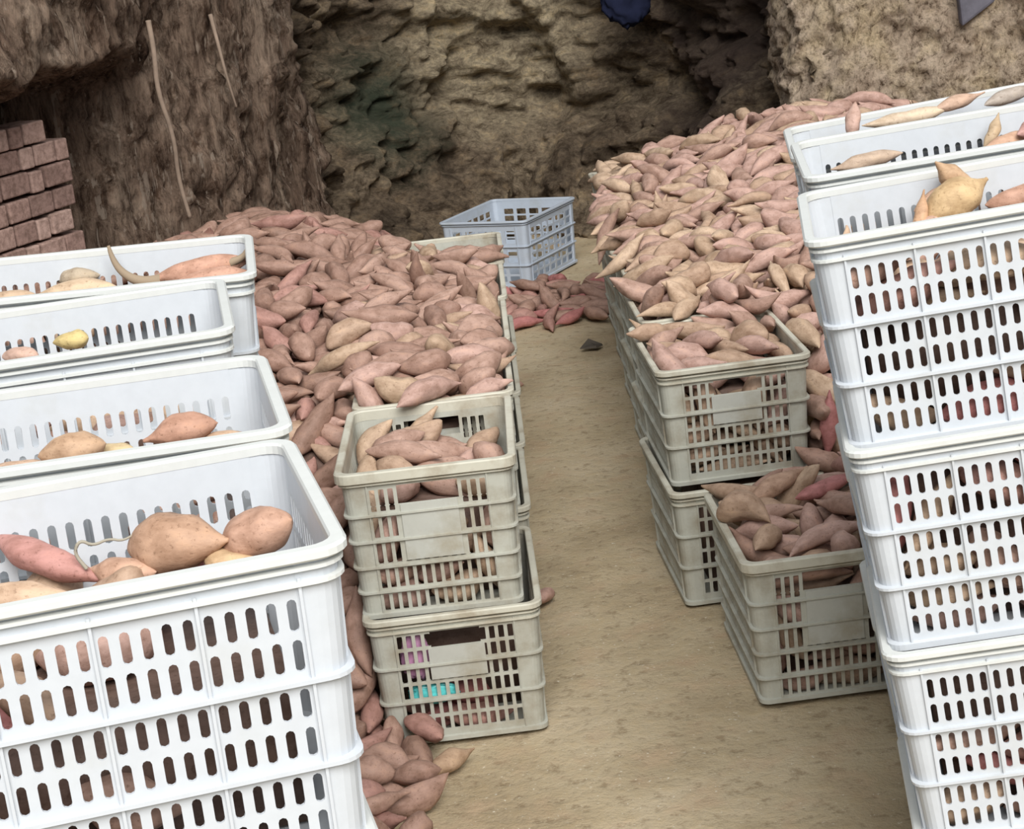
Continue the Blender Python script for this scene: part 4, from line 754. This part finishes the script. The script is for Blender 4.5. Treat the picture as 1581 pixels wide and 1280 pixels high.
645,469,6611,627,-108,53,-148,692,485,7765,634,16,-8,112,627,653,7738,679,159,7,-117,686,638,7976,692,163,23,10,952,1570,4370,35,156,-3,179,876,1634,4435,27,-155,4,20,891,1594,4458,68,173,14,45,950,1746,4480,30,-11,-13,-29,
948,1440,4652,119,-105,-1,4,845,1569,4565,50,-174,1,164,851,1845,4482,63,-37,-6,-21,950,1499,4669,178,10,15,29,872,1694,4532,109,-50,11,-70,934,1550,4718,213,-17,-47,131,875,1744,4470,131,-67,4,97,866,1485,5225,670,-103,-28,30,
848,1591,5294,665,68,8,-161,950,1660,5352,671,-120,-21,-161,948,1645,5452,663,148,8,-173,865,1106,7983,784,18,-10,26,954,1519,4473,47,-134,-18,-121,846,1700,4391,71,104,1,36,846,1507,4328,92,-143,6,40,951,1553,4512,88,-136,18,132,
874,1624,4587,79,156,1,-13,931,1456,5154,644,178,-30,31,884,1695,5157,656,161,-2,92,956,1618,5181,657,-116,4,-165,888,1578,5398,663,-147,9,-6,888,1560,5596,694,-162,7,180,894,1809,5608,672,104,-9,-176,847,1744,5749,670,75,4,17,
851,1539,5928,746,-62,16,-173,864,1771,5941,682,21,-9,-162,927,1667,6080,715,12,7,-175,880,1727,6681,717,24,-7,173,873,1686,6953,784,157,7,157,948,1270,7081,815,49,-6,8,868,1117,7205,767,-179,-1,-154,949,1794,7397,744,-161,-3,-9,
956,1710,4343,32,116,28,-131,870,1575,4310,93,-36,7,60,878,1890,4395,24,24,7,-83,899,1661,4443,94,-131,-22,-131,896,1702,4535,55,168,-14,-26,872,1458,4712,209,149,-11,-2,953,1711,4605,127,-142,-10,166,956,1565,4648,224,-27,-16,-108,
845,1532,5178,649,-16,10,-109,951,1747,5270,651,35,1,-170,958,1392,5261,663,-152,-16,-20,846,1714,5422,676,118,-16,-163,948,1572,5452,698,-5,-34,-50,880,1591,5676,675,-62,-6,52,885,1523,5751,778,-179,-5,-147,851,1851,5732,674,-20,11,-164,
870,1504,5806,727,-170,-1,170,949,1736,5805,686,151,-18,-165,864,1477,5878,735,-27,35,166,875,1805,5879,689,38,-1,11,897,1587,6264,756,96,11,-139,949,1660,6202,727,148,-4,109,956,1725,6323,754,20,3,154,843,1814,6515,709,-6,-12,165,
887,1143,6641,779,-38,-9,161,949,1112,6769,743,144,17,111,926,1654,6698,759,-179,-17,-21,868,1145,6827,760,-145,12,-49,894,1812,6762,724,108,-6,-44,949,1700,7017,809,11,18,63,953,1351,7235,800,-135,-30,139,957,1767,7259,772,131,-10,-38,
891,1274,7329,801,-16,9,-159,958,1275,7416,816,152,8,-169,954,1719,7433,783,32,-9,0,949,1023,7718,768,-131,-29,32,879,1833,7808,800,159,-2,135,841,1487,4384,33,-23,17,99,879,1425,4329,91,-53,28,-84,956,1789,4333,38,-48,-32,146,
849,1477,4476,107,-13,-22,-71,959,1777,4556,94,121,4,170,872,1500,4613,88,42,-44,15,949,1541,4440,123,-74,-25,-64,955,1552,4565,115,1,9,73,953,1805,4504,130,-57,-15,136,956,1629,4642,187,-58,10,108,958,1428,5273,700,17,11,25,
882,1697,5301,676,69,13,23,950,1473,5425,692,68,-2,-148,888,1743,5494,668,-23,-8,177,926,1503,5509,695,159,4,-161,953,1733,5559,668,-68,8,-32,948,1556,5699,722,-21,-16,63,850,1472,5693,745,-164,3,24,888,1842,5809,680,-97,12,27,
952,1594,5867,740,155,-22,-177,874,1689,5884,720,-106,-17,148,877,1553,6000,741,41,11,162,948,1748,6031,702,151,27,11,844,1589,6122,734,-16,7,177,949,1590,6184,764,-119,-12,166,867,1806,6211,707,-119,-26,95,848,1755,6275,715,-129,-38,-63,
955,1814,6447,707,-60,-3,-16,876,1872,6568,711,166,0,5,951,1016,6645,740,114,12,125,955,1674,6617,748,173,15,-35,956,1705,6736,756,158,74,61,957,1783,6855,741,-169,-17,-159,958,781,6884,708,-109,8,-9,954,1772,7044,756,-26,-28,-121,
953,1187,7163,825,-11,-16,-19,925,1716,7197,774,-72,-16,167,928,842,7219,721,-112,-52,-65,931,1670,7263,807,-126,-23,-7,887,1217,7281,826,-145,18,174,950,1206,7359,826,3,16,148,898,1233,7449,832,-5,-5,26,925,1489,7634,842,100,15,41,
954,1835,7594,780,-28,-33,177,949,1714,7700,821,-31,-3,-180,954,1782,7746,801,34,-10,-9,958,986,8043,792,26,24,176,955,1449,4324,24,73,2,-68,869,1810,4428,21,17,4,44,951,1479,4550,128,-133,22,126,953,1784,4380,69,-44,23,4,
954,1558,4629,165,103,30,7,848,1636,4503,99,-113,-29,-106,956,1451,4776,283,150,3,-165,889,1445,4624,237,-82,-6,81,927,1387,5165,672,-167,15,-161,948,1630,5239,664,110,-15,169,954,1629,5495,725,-60,10,5,949,1433,5486,727,-166,16,-163,
873,1634,5633,728,73,12,-14,955,1869,5680,667,71,2,-161,885,1669,5737,729,57,22,-12,950,1654,5815,738,172,17,12,959,1494,5974,790,52,12,-160,898,1743,5922,728,16,0,-17,842,1725,6053,754,73,18,24,892,1840,6098,688,-19,-3,-98,
873,1512,6161,784,-154,10,156,948,1919,6196,692,-147,6,60,953,1759,6390,736,-166,-31,-159,844,1651,6380,770,-92,-29,178,953,1131,6538,780,46,-5,-37,955,1586,6509,774,51,-31,11,895,1715,6495,739,-12,2,-2,882,1820,6631,729,60,15,-7,
955,1162,6753,794,-27,-3,33,949,1735,6783,753,95,-36,123,954,1186,6827,817,-108,-3,10,882,1690,6880,778,-122,4,7,927,1225,6957,824,51,26,-166,951,1824,6991,734,-4,12,72,954,1333,7050,852,-26,0,24,953,1855,7119,738,-34,-18,147,
928,1185,7108,850,36,-10,-5,954,1720,7142,781,-177,-33,163,958,1384,7238,836,17,-3,129,950,1848,7227,738,26,5,39,871,867,7388,727,-90,3,162,958,1173,7319,832,117,-45,-23,957,1798,7340,778,2,-44,109,951,1291,7378,849,23,-1,-22,
883,1867,7435,744,20,-7,156,954,1795,7521,807,69,20,-38,956,833,7977,753,106,13,152,948,1646,7802,814,-161,11,145,871,1603,7904,811,-33,-2,-45,951,1902,7913,748,36,2,-92,955,1569,8103,826,151,-3,-29,955,1588,4306,28,172,-15,-164,
866,1478,4364,124,46,14,47,932,1425,4479,140,-123,4,98,948,1488,4592,160,-19,-2,-36,959,1849,4411,101,77,42,-21,958,1474,4525,182,13,-12,-59,870,1581,4498,154,-45,29,58,843,1698,5075,621,-3,21,-147,927,1418,4738,259,-44,30,16,
950,1565,4579,201,-108,7,56,933,1638,4694,233,93,-22,174,871,1535,5336,677,-81,-3,16,957,1780,5206,665,-169,-7,175,848,1900,5337,660,163,6,-78,881,1670,5555,712,102,-7,164,887,1461,5633,763,-36,8,4,952,1780,5675,689,-1,-34,41,
956,1781,5834,734,-147,-16,160,950,1716,6133,744,38,13,10,848,1612,6066,756,-127,-5,26,842,1890,6034,682,113,8,-114,870,1812,6309,720,9,26,-49,881,1851,6360,706,-167,20,-64,884,1771,6444,754,-162,-6,-160,951,1708,6546,775,5,5,61,
959,1800,6583,753,174,20,172,957,1784,6711,752,-160,-34,145,864,1235,6750,833,77,-5,7,950,1159,6975,822,166,2,-129,887,1375,7167,841,-66,39,-11,957,1895,6923,728,-160,3,178,953,1361,7125,812,-154,-24,170,949,1899,7197,734,150,2,-152,
948,1285,7209,817,-144,4,-14,956,1686,7202,834,63,-3,146,955,1696,7382,802,-169,-17,165,930,1393,7409,861,-48,-4,-15,896,1858,7528,751,11,10,-33,865,1690,7538,827,147,-15,153,891,1623,7659,844,-171,8,-9,883,1866,7656,771,-125,32,20,
951,1621,7756,828,-57,4,163,956,1756,7809,814,-78,-11,163,955,1979,7867,752,152,-6,71,949,701,8265,710,-12,3,-99,886,1574,8252,835,-3,-4,-17,1084,-13,8389,28,25,-5,-106,1142,-12,8564,24,24,7,97,1180,-20,9103,27,-16,-6,96,
1085,530,8517,27,118,-8,124,1311,-524,1807,1030,-150,6,-168,1233,-747,1834,1193,-157,3,-60,1253,-696,1966,1192,-68,-4,95,1256,-720,2073,1194,-109,-2,41,1317,-610,1787,1073,154,9,10,1297,-737,1922,1194,-163,-10,-54,1259,-801,2016,1211,178,5,-84,
1227,-638,2031,1217,-113,-4,70,1429,-809,2365,1182,151,0,-132,1433,-634,2432,1178,17,3,179,1531,-934,2879,1134,148,-13,40,1490,-772,2898,1132,144,-4,166,1526,-921,3109,1144,24,7,48,1497,-471,2935,1092,13,82,-67,1497,-839,3136,1147,-113,4,71,
1499,-946,2868,1059,106,-32,-176,1671,-953,3455,1230,162,3,-91,1610,-591,3539,1221,157,6,6,1790,982,2851,1115,-19,-23,175,1739,998,2977,1285,-19,16,161,1771,806,3101,1261,20,-11,16,1791,1002,3087,1273,38,6,-162,1729,558,3023,1238,133,-24,-90,
1706,1017,2874,1284,152,6,98,1768,882,3050,1275,-63,-9,-29,1766,1084,3031,1290,-157,9,-93,1799,952,3133,1279,-15,15,-158,1894,1068,3419,1264,157,6,170,1805,1056,3549,1266,11,4,-175,1919,826,3525,1264,22,-7,-22,1827,991,3451,1274,-151,-8,-132,
1921,1118,3932,1281,109,-5,32,1957,1114,4001,1280,67,-8,11,1924,1161,3767,1202,-124,-47,6,2137,958,2835,901,-108,-17,154,2066,884,2868,1101,-114,-2,4,2108,932,2934,1277,-162,9,172,2217,1029,2808,492,151,59,-13,2229,949,2819,523,156,82,-67,
2224,964,2836,828,-29,-16,-16,2227,872,2855,847,-90,4,178,2209,874,2845,899,-48,-30,153,2194,1052,2839,839,68,-40,170,2265,1059,2816,904,-81,-42,169,201,-476,4312,109,-29,-2,44,129,-643,4236,99,-61,-5,-144,123,-490,4343,210,-152,10,19,
192,-479,4362,253,-156,0,-95,182,-492,4300,169,-151,1,20,141,-473,4477,277,-47,5,-127,128,-639,4582,377,-25,-22,-21,131,-537,4087,76,92,1,-157,199,-572,4202,65,46,3,167,143,-646,4514,332,142,-37,46,135,-677,4117,89,12,-8,167,
134,-538,4272,241,29,17,148,127,-563,4446,284,160,15,-128,124,-614,4423,318,-68,17,110,139,-619,4159,152,173,-18,-123,127,-571,4373,284,77,-32,38,140,-531,4324,269,-78,-21,-69,129,-581,4497,364,98,5,-154,202,-614,4019,212,-175,20,-37
]
POT = np.array(DATA, dtype=int).reshape(-1, 7)
M_skin = skin('sweet_potato_skin', False)
M_heap = skin('heaped_sweet_potato_skin', True)
PLACES = {1: ('brown-pink sweet potato in the heap left of the grey crates', 'sweet potatoes of the left heap'),
          2: ('brown-pink sweet potato heaped over the grey crates left of the aisle', 'sweet potatoes over the left grey crates'),
          3: ('dusty sweet potato inside the first grey crate left of the aisle', 'sweet potatoes in the first left grey crate'),
          4: ('sweet potato behind the slots of the lowest grey crate left of the aisle', 'sweet potatoes in the lowest left grey crate'),
          5: ('pinkish sweet potato heaped over the grey crates right of the aisle', 'sweet potatoes over the right grey crates'),
          6: ('tan sweet potato heaped in the foremost high grey crate right of the aisle', 'sweet potatoes in the first right grey crate'),
          7: ('pinkish sweet potato in the high heap before the right cave wall', 'sweet potatoes of the right heap'),
          8: ('small sweet potato in the low grey crate standing on the floor at right', 'sweet potatoes in the low right grey crate'),
          9: ('dark pink sweet potato on the floor before the empty far crate', 'sweet potatoes on the floor at the end of the aisle'),
          10: ('sweet potato in the nearest white crate of the left row', 'sweet potatoes in the nearest left white crate'),
          11: ('sweet potato low in the second white crate of the left row', 'sweet potatoes in the second left white crate'),
          12: ('sweet potato low in the third white crate of the left row', 'sweet potatoes in the third left white crate'),
          13: ('sweet potato in the farthest white crate of the left row', 'sweet potatoes in the farthest left white crate'),
          14: ('sweet potato in the top white crate of the nearest right stack', 'sweet potatoes in the nearest right white crate'),
          15: ('sweet potato in the top white crate of the second right stack', 'sweet potatoes in the second right white crate'),
          16: ('sweet potato in the top white crate of the farthest right stack', 'sweet potatoes in the farthest right white crate'),
          17: ('sweet potato behind the slots of the second crate down the nearest right stack', 'sweet potatoes in the second crate of the right stack'),
          18: ('sweet potato behind the slots of the third crate down the nearest right stack', 'sweet potatoes in the third crate of the right stack'),
          19: ('sweet potato fallen on the floor between white and grey left stacks', 'sweet potatoes fallen by the left stacks'),
          20: ('reddish sweet potato fallen beside the high grey crate right of the aisle', 'sweet potatoes fallen by the right grey crate')}
fine = []
for k in range(len(SHAPES)):
    V, F = shape(k, 16, 14); me = bpy.data.meshes.new('sweet_potato'); me.from_pydata(V, [], F); me.update()
    me.polygons.foreach_set('use_smooth', [True] * len(me.polygons)); me.materials.append(M_skin); fine.append(me)
coarse = [shape(k, 9, 9) for k in range(len(SHAPES))]
coarse = [(np.array(v), np.array([f + (f[2],) if len(f) == 3 else f for f in F])) for v, F in coarse]
HV, HF, HC = [], [], []
off = 0
for n, d in enumerate(POT):
    k, c, r = int(d[0]) % 12, int(d[0]) // 12 % 10, int(d[0]) // 120
    E3 = Euler([math.radians(int(v)) for v in d[4:7]]).to_matrix()
    loc = Vector([int(v) / 1000 for v in d[1:4]])
    tone = TONES[c]
    if n < NSINGLE:
        o = bpy.data.objects.new('sweet_potato', fine[k]); col.objects.link(o)
        o.matrix_world = Matrix.Translation(loc) @ E3.to_4x4()
        o.color = (*tone, 1)
        lab, grp = PLACES[r]
        tag(o, lab, 'sweet potato', grp)
    else:
        v, F = coarse[k]
        HV.append(v @ np.array(E3).T + np.array(loc)); HF.append(F + off); HC.append(np.tile((*tone, 1.0), (len(v), 1))); off += len(v)
# the flanks of both heaps, out of the photo's sight, get a loose skin of sweet potatoes as well
rng = random.Random(21)
def flank(fn, x0, x1, y0, y1, count, keep):
    global off
    taken = []
    for _ in range(count):
        x, y = rng.uniform(x0, x1), rng.uniform(y0, y1); z = fn(x, y) - HDROP
        if z < -.03 or not keep(x, y) or any((x - p) ** 2 + (y - q) ** 2 < .0030 for p, q in taken[-400:]): continue
        taken.append((x, y))
        e = .02; n = Vector((-(fn(x + e, y) - fn(x - e, y)) / (2 * e), -(fn(x, y + e) - fn(x, y - e)) / (2 * e), 1)).normalized()
        if n.z < .35: continue
        Q = n.to_track_quat('Z', 'X').to_matrix() @ Euler((rng.uniform(-.25, .25), rng.uniform(-.3, .3), rng.uniform(0, 6.3))).to_matrix()
        k = rng.randrange(12); v, F = coarse[k]; tone = TONES[rng.choice((0, 0, 1, 2, 5, 9, 3))]
        HV.append(v @ np.array(Q).T + np.array((x, y, max(.02, z + .016)))); HF.append(F + off); HC.append(np.tile((*tone, 1.0), (len(v), 1))); off += len(v)
flank(hL, -1.72, -.46, 4.15, 6.4, 5200, lambda x, y: x > -2.30 + (y - 5.75) * .6 and (y < 5.3 or x < -1.25))
flank(hR, .86, 2.0, 4.55, 8.6, 6500, lambda x, y: (y < 5.5 or x > 1.5) and y < 8.25 - .15 * (x - 1.4))
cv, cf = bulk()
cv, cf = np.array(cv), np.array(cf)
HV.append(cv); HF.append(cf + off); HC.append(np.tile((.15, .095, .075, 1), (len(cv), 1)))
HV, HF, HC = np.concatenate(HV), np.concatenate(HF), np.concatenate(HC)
me = bpy.data.meshes.new('sweet_potato_heap')
tri = HF[:, 2] == HF[:, 3]
cnt = np.where(tri, 3, 4); li = np.concatenate([f[:3] if t else f for f, t in zip(HF, tri)])
me.vertices.add(len(HV)); me.vertices.foreach_set('co', HV.astype('f4').ravel())
me.loops.add(len(li)); me.loops.foreach_set('vertex_index', li.astype('i4'))
me.polygons.add(len(cnt)); me.polygons.foreach_set('loop_start', np.concatenate([[0], np.cumsum(cnt)[:-1]]).astype('i4'))
me.update(calc_edges=True); me.validate()
me.polygons.foreach_set('use_smooth', [True] * len(me.polygons))
a = me.attributes.new('tone', 'FLOAT_COLOR', 'POINT'); a.data.foreach_set('color', HC.astype('f4').ravel())
me.materials.append(M_heap)
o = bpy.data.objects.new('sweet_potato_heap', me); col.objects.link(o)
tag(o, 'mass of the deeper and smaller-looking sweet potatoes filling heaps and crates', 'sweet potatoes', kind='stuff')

# ------------------------------------------------------------------ the sweet potatoes one can point to, lying on top in the white crates and about the floor
def tube(name, pts, r0, r1, mat, parent, seg=8):
    pts = [Vector(p) for p in pts]; V, F = [], []
    # smooth the path
    for _ in range(2):
        q = [pts[0]]
        for a, b in zip(pts, pts[1:]): q += [a * .75 + b * .25, a * .25 + b * .75]
        q.append(pts[-1]); pts = q
    n = len(pts); ref = Vector((.3, .2, .93)).normalized()
    for i, p in enumerate(pts):
        d = (pts[min(n - 1, i + 1)] - pts[max(0, i - 1)]).normalized(); u = d.cross(ref).normalized(); v = d.cross(u)
        r = r0 + (r1 - r0) * (i / (n - 1)) ** .8
        for s in range(seg):
            a = 2 * math.pi * s / seg; V.append(p + u * r * math.cos(a) + v * r * math.sin(a))
    for i in range(n - 1):
        for s in range(seg):
            q = (s + 1) % seg; F.append((i * seg + s, i * seg + q, (i + 1) * seg + q, (i + 1) * seg + s))
    F.append(tuple(range(seg))[::-1]); F.append(tuple(range((n - 1) * seg, n * seg)))
    return obj_from(name, V, F, mat, parent, True)
SINGLES = [
    # centre, long direction, length, radius, tone, tails, bend, label
    ((-.389, 2.063, 1.281), (.122, -.050, .012), .128, .0350, (.44, .275, .185), (.3, .5), .08, 'big round brown sweet potato in the middle of the nearest left white crate'),
    ((-.296, 2.055, 1.284), (.080, -.030, .030), .094, .0330, (.47, .285, .205), (.2, .2), .05, 'big round sweet potato in the right corner of the nearest left white crate'),
    ((-.548, 2.100, 1.268), (.130, -.090, -.030), .165, .0215, (.46, .235, .205), (.5, .9), .08, 'long pink sweet potato slanting down at the left of the nearest left white crate'),
    ((-.452, 2.050, 1.258), (.079, -.037, .0), .085, .0215, (.50, .31, .22), (.6, .3), .08, 'small pale sweet potato with a thin curly root in the nearest left white crate'),
    ((-.557, 2.020, 1.252), (.110, -.022, .0), .118, .0230, (.55, .385, .27), (.3, .4), .10, 'pale sweet potato at the left front of the nearest left white crate'),
    ((-.330, 2.036, 1.262), (.063, -.040, -.004), .080, .0160, (.53, .37, .22), (.6, .3), .2, 'small lumpy yellow-tan sweet potato between the two big round ones'),
    ((-.355, 2.010, 1.250), (.070, -.007, .0), .075, .0180, (.52, .35, .24), (.3, .3), .08, 'small tan sweet potato in front of the big brown one in the nearest left crate'),
    ((-.605, 2.575, 1.262), (.090, .004, .006), .092, .0280, (.47, .31, .20), (.3, .4), .08, 'rounded brown sweet potato in the second left white crate, its left one'),
    ((-.455, 2.590, 1.268), (.091, .016, .008), .098, .0255, (.45, .255, .18), (.8, .3), .08, 'brown sweet potato with a pointed left end in the second left white crate'),
    ((-.681, 2.560, 1.245), (.102, -.010, .0), .108, .0180, (.52, .36, .26), (.4, .4), .08, 'pale flat-lying sweet potato at the left edge of the second left white crate'),
    ((-.400, 2.590, 1.247), (.084, -.003, .002), .088, .0145, (.52, .36, .25), (.3, .9), .10, 'thin pale sweet potato in the right corner of the second left white crate'),
    ((-.550, 2.600, 1.246), (.053, -.015, .0), .058, .0140, (.54, .42, .25), (.3, .4), .15, 'little yellowish sweet potato between two brown ones, second left white crate'),
    ((-.715, 3.175, 1.288), (.058, -.010, .004), .062, .0185, (.56, .44, .20), (.3, .3), .05, 'small yellow sweet potato alone in the third left white crate'),
    ((-.800, 3.165, 1.274), (.066, -.030, .0), .072, .0170, (.52, .35, .28), (.3, .3), .05, 'pinkish sweet potato just left of the yellow one in the third left white crate'),
    ((-.560, 3.660, 1.292), (.182, .030, .010), .190, .0270, (.50, .285, .205), (.7, .5), .10, 'long pink-brown sweet potato with a curved horn-like tail, farthest left white crate'),
    ((-.530, 3.610, 1.282), (.150, .012, .0), .140, .0230, (.52, .30, .22), (.3, .5), .08, 'pink sweet potato before the horned one, at the right of the farthest left white crate'),
    ((-.800, 3.650, 1.280), (.165, .008, .0), .165, .0220, (.56, .42, .29), (.4, .4), .08, 'long tan sweet potato in the middle of the farthest left white crate'),
    ((-.925, 3.640, 1.280), (.109, .010, .0), .112, .0220, (.50, .36, .25), (.4, .4), .08, 'brownish-tan sweet potato at the left of the farthest left white crate'),
    ((-.800, 3.690, 1.300), (.078, -.020, .006), .088, .0190, (.42, .34, .25), (.6, .4), .2, 'dark-stemmed greyish sweet potato at the back of the farthest left white crate'),
    ((.765, 3.150, 1.352), (.085, .030, .042), .125, .0360, (.56, .395, .22), (.2, .8), .16, 'fat tan sweet potato rising in the top crate of the nearest right stack'),
    ((.782, 3.195, 1.375), (.055, .02, -.052), .105, .0210, (.52, .35, .22), (.9, .3), .10, 'pointed sweet potato with its grey tip up behind the fat tan one at right'),
    ((.702, 3.130, 1.335), (.020, .03, .052), .085, .0120, (.50, .31, .19), (.4, .9), .22, 'thin curved brown sweet potato standing upright left of the fat tan one'),
    ((.752, 3.200, 1.345), (.084, .020, .012), .100, .0200, (.52, .33, .23), (.3, .4), .08, 'small sweet potato tucked behind the fat tan one in the nearest right top crate'),
    ((.890, 3.180, 1.340), (.112, .016, .014), .130, .0250, (.50, .30, .22), (.5, .3), .08, 'long pinkish sweet potato right of the fat tan one at the edge of the photo'),
    ((.722, 3.130, 1.318), (.062, .030, .0), .082, .0200, (.56, .38, .30), (.3, .3), .08, 'pale pink sweet potato low between the thin upright one and the fat tan one'),
    ((.725, 3.640, 1.352), (.125, .022, .010), .138, .0160, (.46, .345, .26), (.8, .2), .05, 'long dusty brown sweet potato at the left of the second right stack top crate'),
    ((.985, 3.610, 1.362), (.106, .030, .010), .120, .0180, (.52, .33, .23), (.5, .5), .10, 'brown sweet potato with dark tips right of the middle of the second right top crate'),
    ((1.045, 3.610, 1.384), (.080, .040, .010), .110, .0260, (.56, .33, .29), (.3, .3), .05, 'rosy sweet potato topping the right end of the second right top crate'),
    ((.965, 3.650, 1.378), (.03, .02, .045), .070, .0120, (.46, .34, .22), (.5, .7), .2, 'thin knobbly sweet potato pointing up beside the rosy one'),
    ((.778, 4.040, 1.372), (.012, .02, .05), .075, .0170, (.50, .33, .27), (.3, .7), .08, 'short brown sweet potato standing on end in the farthest right top crate'),
    ((.890, 4.035, 1.366), (.185, .010, .016), .190, .0190, (.58, .46, .34), (.4, .8), .08, 'very pale long sweet potato in the farthest right top crate'),
    ((1.000, 4.050, 1.384), (.090, .030, .016), .118, .0155, (.50, .34, .25), (.4, .9), .08, 'brown sweet potato with a thin raised tip in the farthest right top crate'),
    ((1.110, 4.050, 1.384), (.100, .040, .016), .130, .0180, (.40, .34, .29), (.4, .6), .10, 'dark grey-brown sweet potato at the right edge of the farthest right top crate'),
    ((.640, 4.640, .395), (.10, .045, .035), .175, .0260, (.46, .30, .215), (.4, .9), .12, 'long tan sweet potato at the back of the low right grey crate'),
    ((.760, 4.610, .385), (.12, .040, .022), .170, .0225, (.47, .20, .19), (.4, .8), .12, 'reddish-pink sweet potato beside the tan one in the low right grey crate'),
    ((.838, 4.965, .440), (.015, .02, .11), .165, .0240, (.40, .165, .155), (.4, .7), .10, 'red sweet potato wedged upright beside the foremost heaped right grey crate'),
    ((-.235, 4.060, .0225), (.085, .10, .0), .140, .0250, (.44, .30, .20), (.2, .9), .10, 'long tan-tipped sweet potato on the floor at the edge of the spill'),
    ((.030, 5.030, .0215), (.03, .05, .0), .085, .0220, (.46, .29, .24), (.4, .4), .05, 'single pale pink sweet potato lying on the aisle floor beside the left grey stacks'),
]
for n, (c, d, L, R, tone, tails, bend, lab) in enumerate(SINGLES):
    V, F = potato_mesh(101 + n, L, R, 20, 18, tails, bend, .015, .12)
    Q = Vector(d).normalized().to_track_quat('X', 'Z').to_matrix() if abs(Vector(d).normalized().z) < .95 else Vector(d).to_track_quat('X', 'Y').to_matrix()
    o = obj_from('sweet_potato', [Q @ Vector(v) for v in V], F, M_skin, None, True)
    o.location = c; o.color = (*tone, 1); o['special'] = 1
    tag(o, lab, 'sweet potato')
    if 'curly' in lab:
        rt = NT('dry_root'); rt.color((.33, .30, .24)); rt.rough(.8)
        r = tube('root', [Vector(p) for p in ((-.040, .010, .006), (-.052, .012, .026), (-.043, .014, .040), (-.030, .016, .030), (-.012, .018, .036), (.004, .02, .030), (.022, .022, .040), (.046, .022, .050))], .0026, .0012, rt.m, o, 6)
        r['label'] = 'thin grey curly root'
    if 'horn-like' in lab:
        ht = NT('withered_tail'); ht.color((.30, .23, .16)); ht.rough(.8)
        h = tube('root_tip', [(-.075, -.006, -.012), (-.105, -.008, -.010), (-.130, -.006, .000), (-.150, -.004, .020), (-.160, .0, .045), (-.163, .002, .066)], .0150, .0028, ht.m, o, 10)
        h['label'] = 'withered grey-brown curved tail'
        h2 = tube('root_tip', [(.060, .0, .006), (.085, .004, .012), (.096, .006, .026), (.102, .008, .036)], .0100, .002, ht.m, o, 8)
        h2['label'] = 'short withered tip'

# ------------------------------------------------------------------ small things of the place
def crumple(name, centre, sx, sy, sz, seed, mat, label, cat):
    bm = bmesh.new(); bmesh.ops.create_icosphere(bm, subdivisions=4, radius=1)
    for v in bm.verts:
        n = v.co.normalized(); k = 1 + .30 * rid(n.x * 1.6 + seed, n.y * 1.6, n.z * 1.6, 4) * .6 + .12 * fr(n.x * 4, n.y * 4 + seed, n.z * 4, 3)
        v.co = Vector((n.x * sx, n.y * sy, n.z * sz)) * k
    me = bpy.data.meshes.new(name); bm.to_mesh(me); bm.free(); me.materials.append(mat)
    me.polygons.foreach_set('use_smooth', [True] * len(me.polygons))
    o = bpy.data.objects.new(name, me); col.objects.link(o); o.location = centre; tag(o, label, cat); return o
def plain(name, c, rough=.6, spec=.3):
    t = NT(name); n = t.noise(20, 4, .6)
    t.color(t.mix(1, c, t.ramp(n, [(.3, (.75, .75, .75)), (.7, (1.1, 1.1, 1.1))]), 'MULTIPLY')); t.rough(rough, spec); return t.m
A2M = pose(GREY6, 'C', A2Q)
crumple('plastic_bag', A2M @ Vector((-.070, -.2430, .118)), .060, .012, .026, 3, plain('teal_film', (.10, .55, .55), .3, .5), 'crumpled teal plastic bag behind the slots of the lowest left grey crate', 'bag')
crumple('plastic_bag', A2M @ Vector((-.098, -.2400, .215)), .034, .012, .060, 8, plain('pink_film', (.52, .26, .42), .3, .5), 'pink-violet plastic bag behind the upper slots of the lowest left grey crate', 'bag')
crumple('cloth', (.845, 10.36, 1.235), .125, .05, .15, 5, plain('navy_cloth', (.018, .022, .050), .9, .1), 'dark navy cloth hanging high on the back rock wall', 'cloth')
def slate():
    V = [(-.075, -.02, -.05), (.10, -.02, -.012), (.09, -.02, .11), (-.03, -.02, .10), (-.070, .05, -.045), (.095, .05, -.012), (.085, .05, .10), (-.03, .05, .09)]
    F = [(0, 1, 2, 3), (7, 6, 5, 4), (0, 4, 5, 1), (1, 5, 6, 2), (2, 6, 7, 3), (3, 7, 4, 0)]
    o = obj_from('flat_stone', V, F, plain('dark_slate', (.12, .115, .14), .8)); o.location = (2.125, 8.265, 1.165); o.rotation_euler = (0, -.35, 0)
    b = o.modifiers.new('bevel', 'BEVEL'); b.width = .012; b.segments = 2
    tag(o, 'dark grey flat stone set in the pale pebbly wall at the top right', 'stone')
slate()
wm = plain('pale_root', (.28, .21, .16), .95, .1)
r = tube('hanging_root', [(-1.175, 7.42, 1.56), (-1.168, 7.40, 1.44), (-1.18, 7.395, 1.30), (-1.150, 7.43, 1.12), (-1.165, 7.46, .96), (-1.145, 7.47, .80)], .011, .008, wm, None, 8)
tag(r, 'pale straight root hanging down the left earth wall', 'root')
r = tube('hanging_root', [(-1.02, 8.03, 1.52), (-1.00, 7.98, 1.40), (-.985, 7.97, 1.27), (-.97, 8.02, 1.14)], .010, .004, wm, None, 8)
tag(r, 'shorter forked-looking root on the left earth wall beside the recess', 'root')
# dark scrap on the aisle floor by the right stacks
V = [(-.04, 0, .0), (.03, -.03, .004), (.06, .02, .0), (.0, .05, .022), (-.035, .004, .006), (.028, -.022, .012), (.055, .022, .008), (.002, .046, .030)]
F = [(3, 2, 1, 0), (4, 5, 6, 7), (0, 1, 5, 4), (1, 2, 6, 5), (2, 3, 7, 6), (3, 0, 4, 7)]
o = obj_from('scrap', V, F, plain('dark_scrap', (.085, .070, .055), .8)); o.location = (.352, 7.86, .0)
tag(o, 'dark scrap on the floor against the right grey stacks', 'scrap')
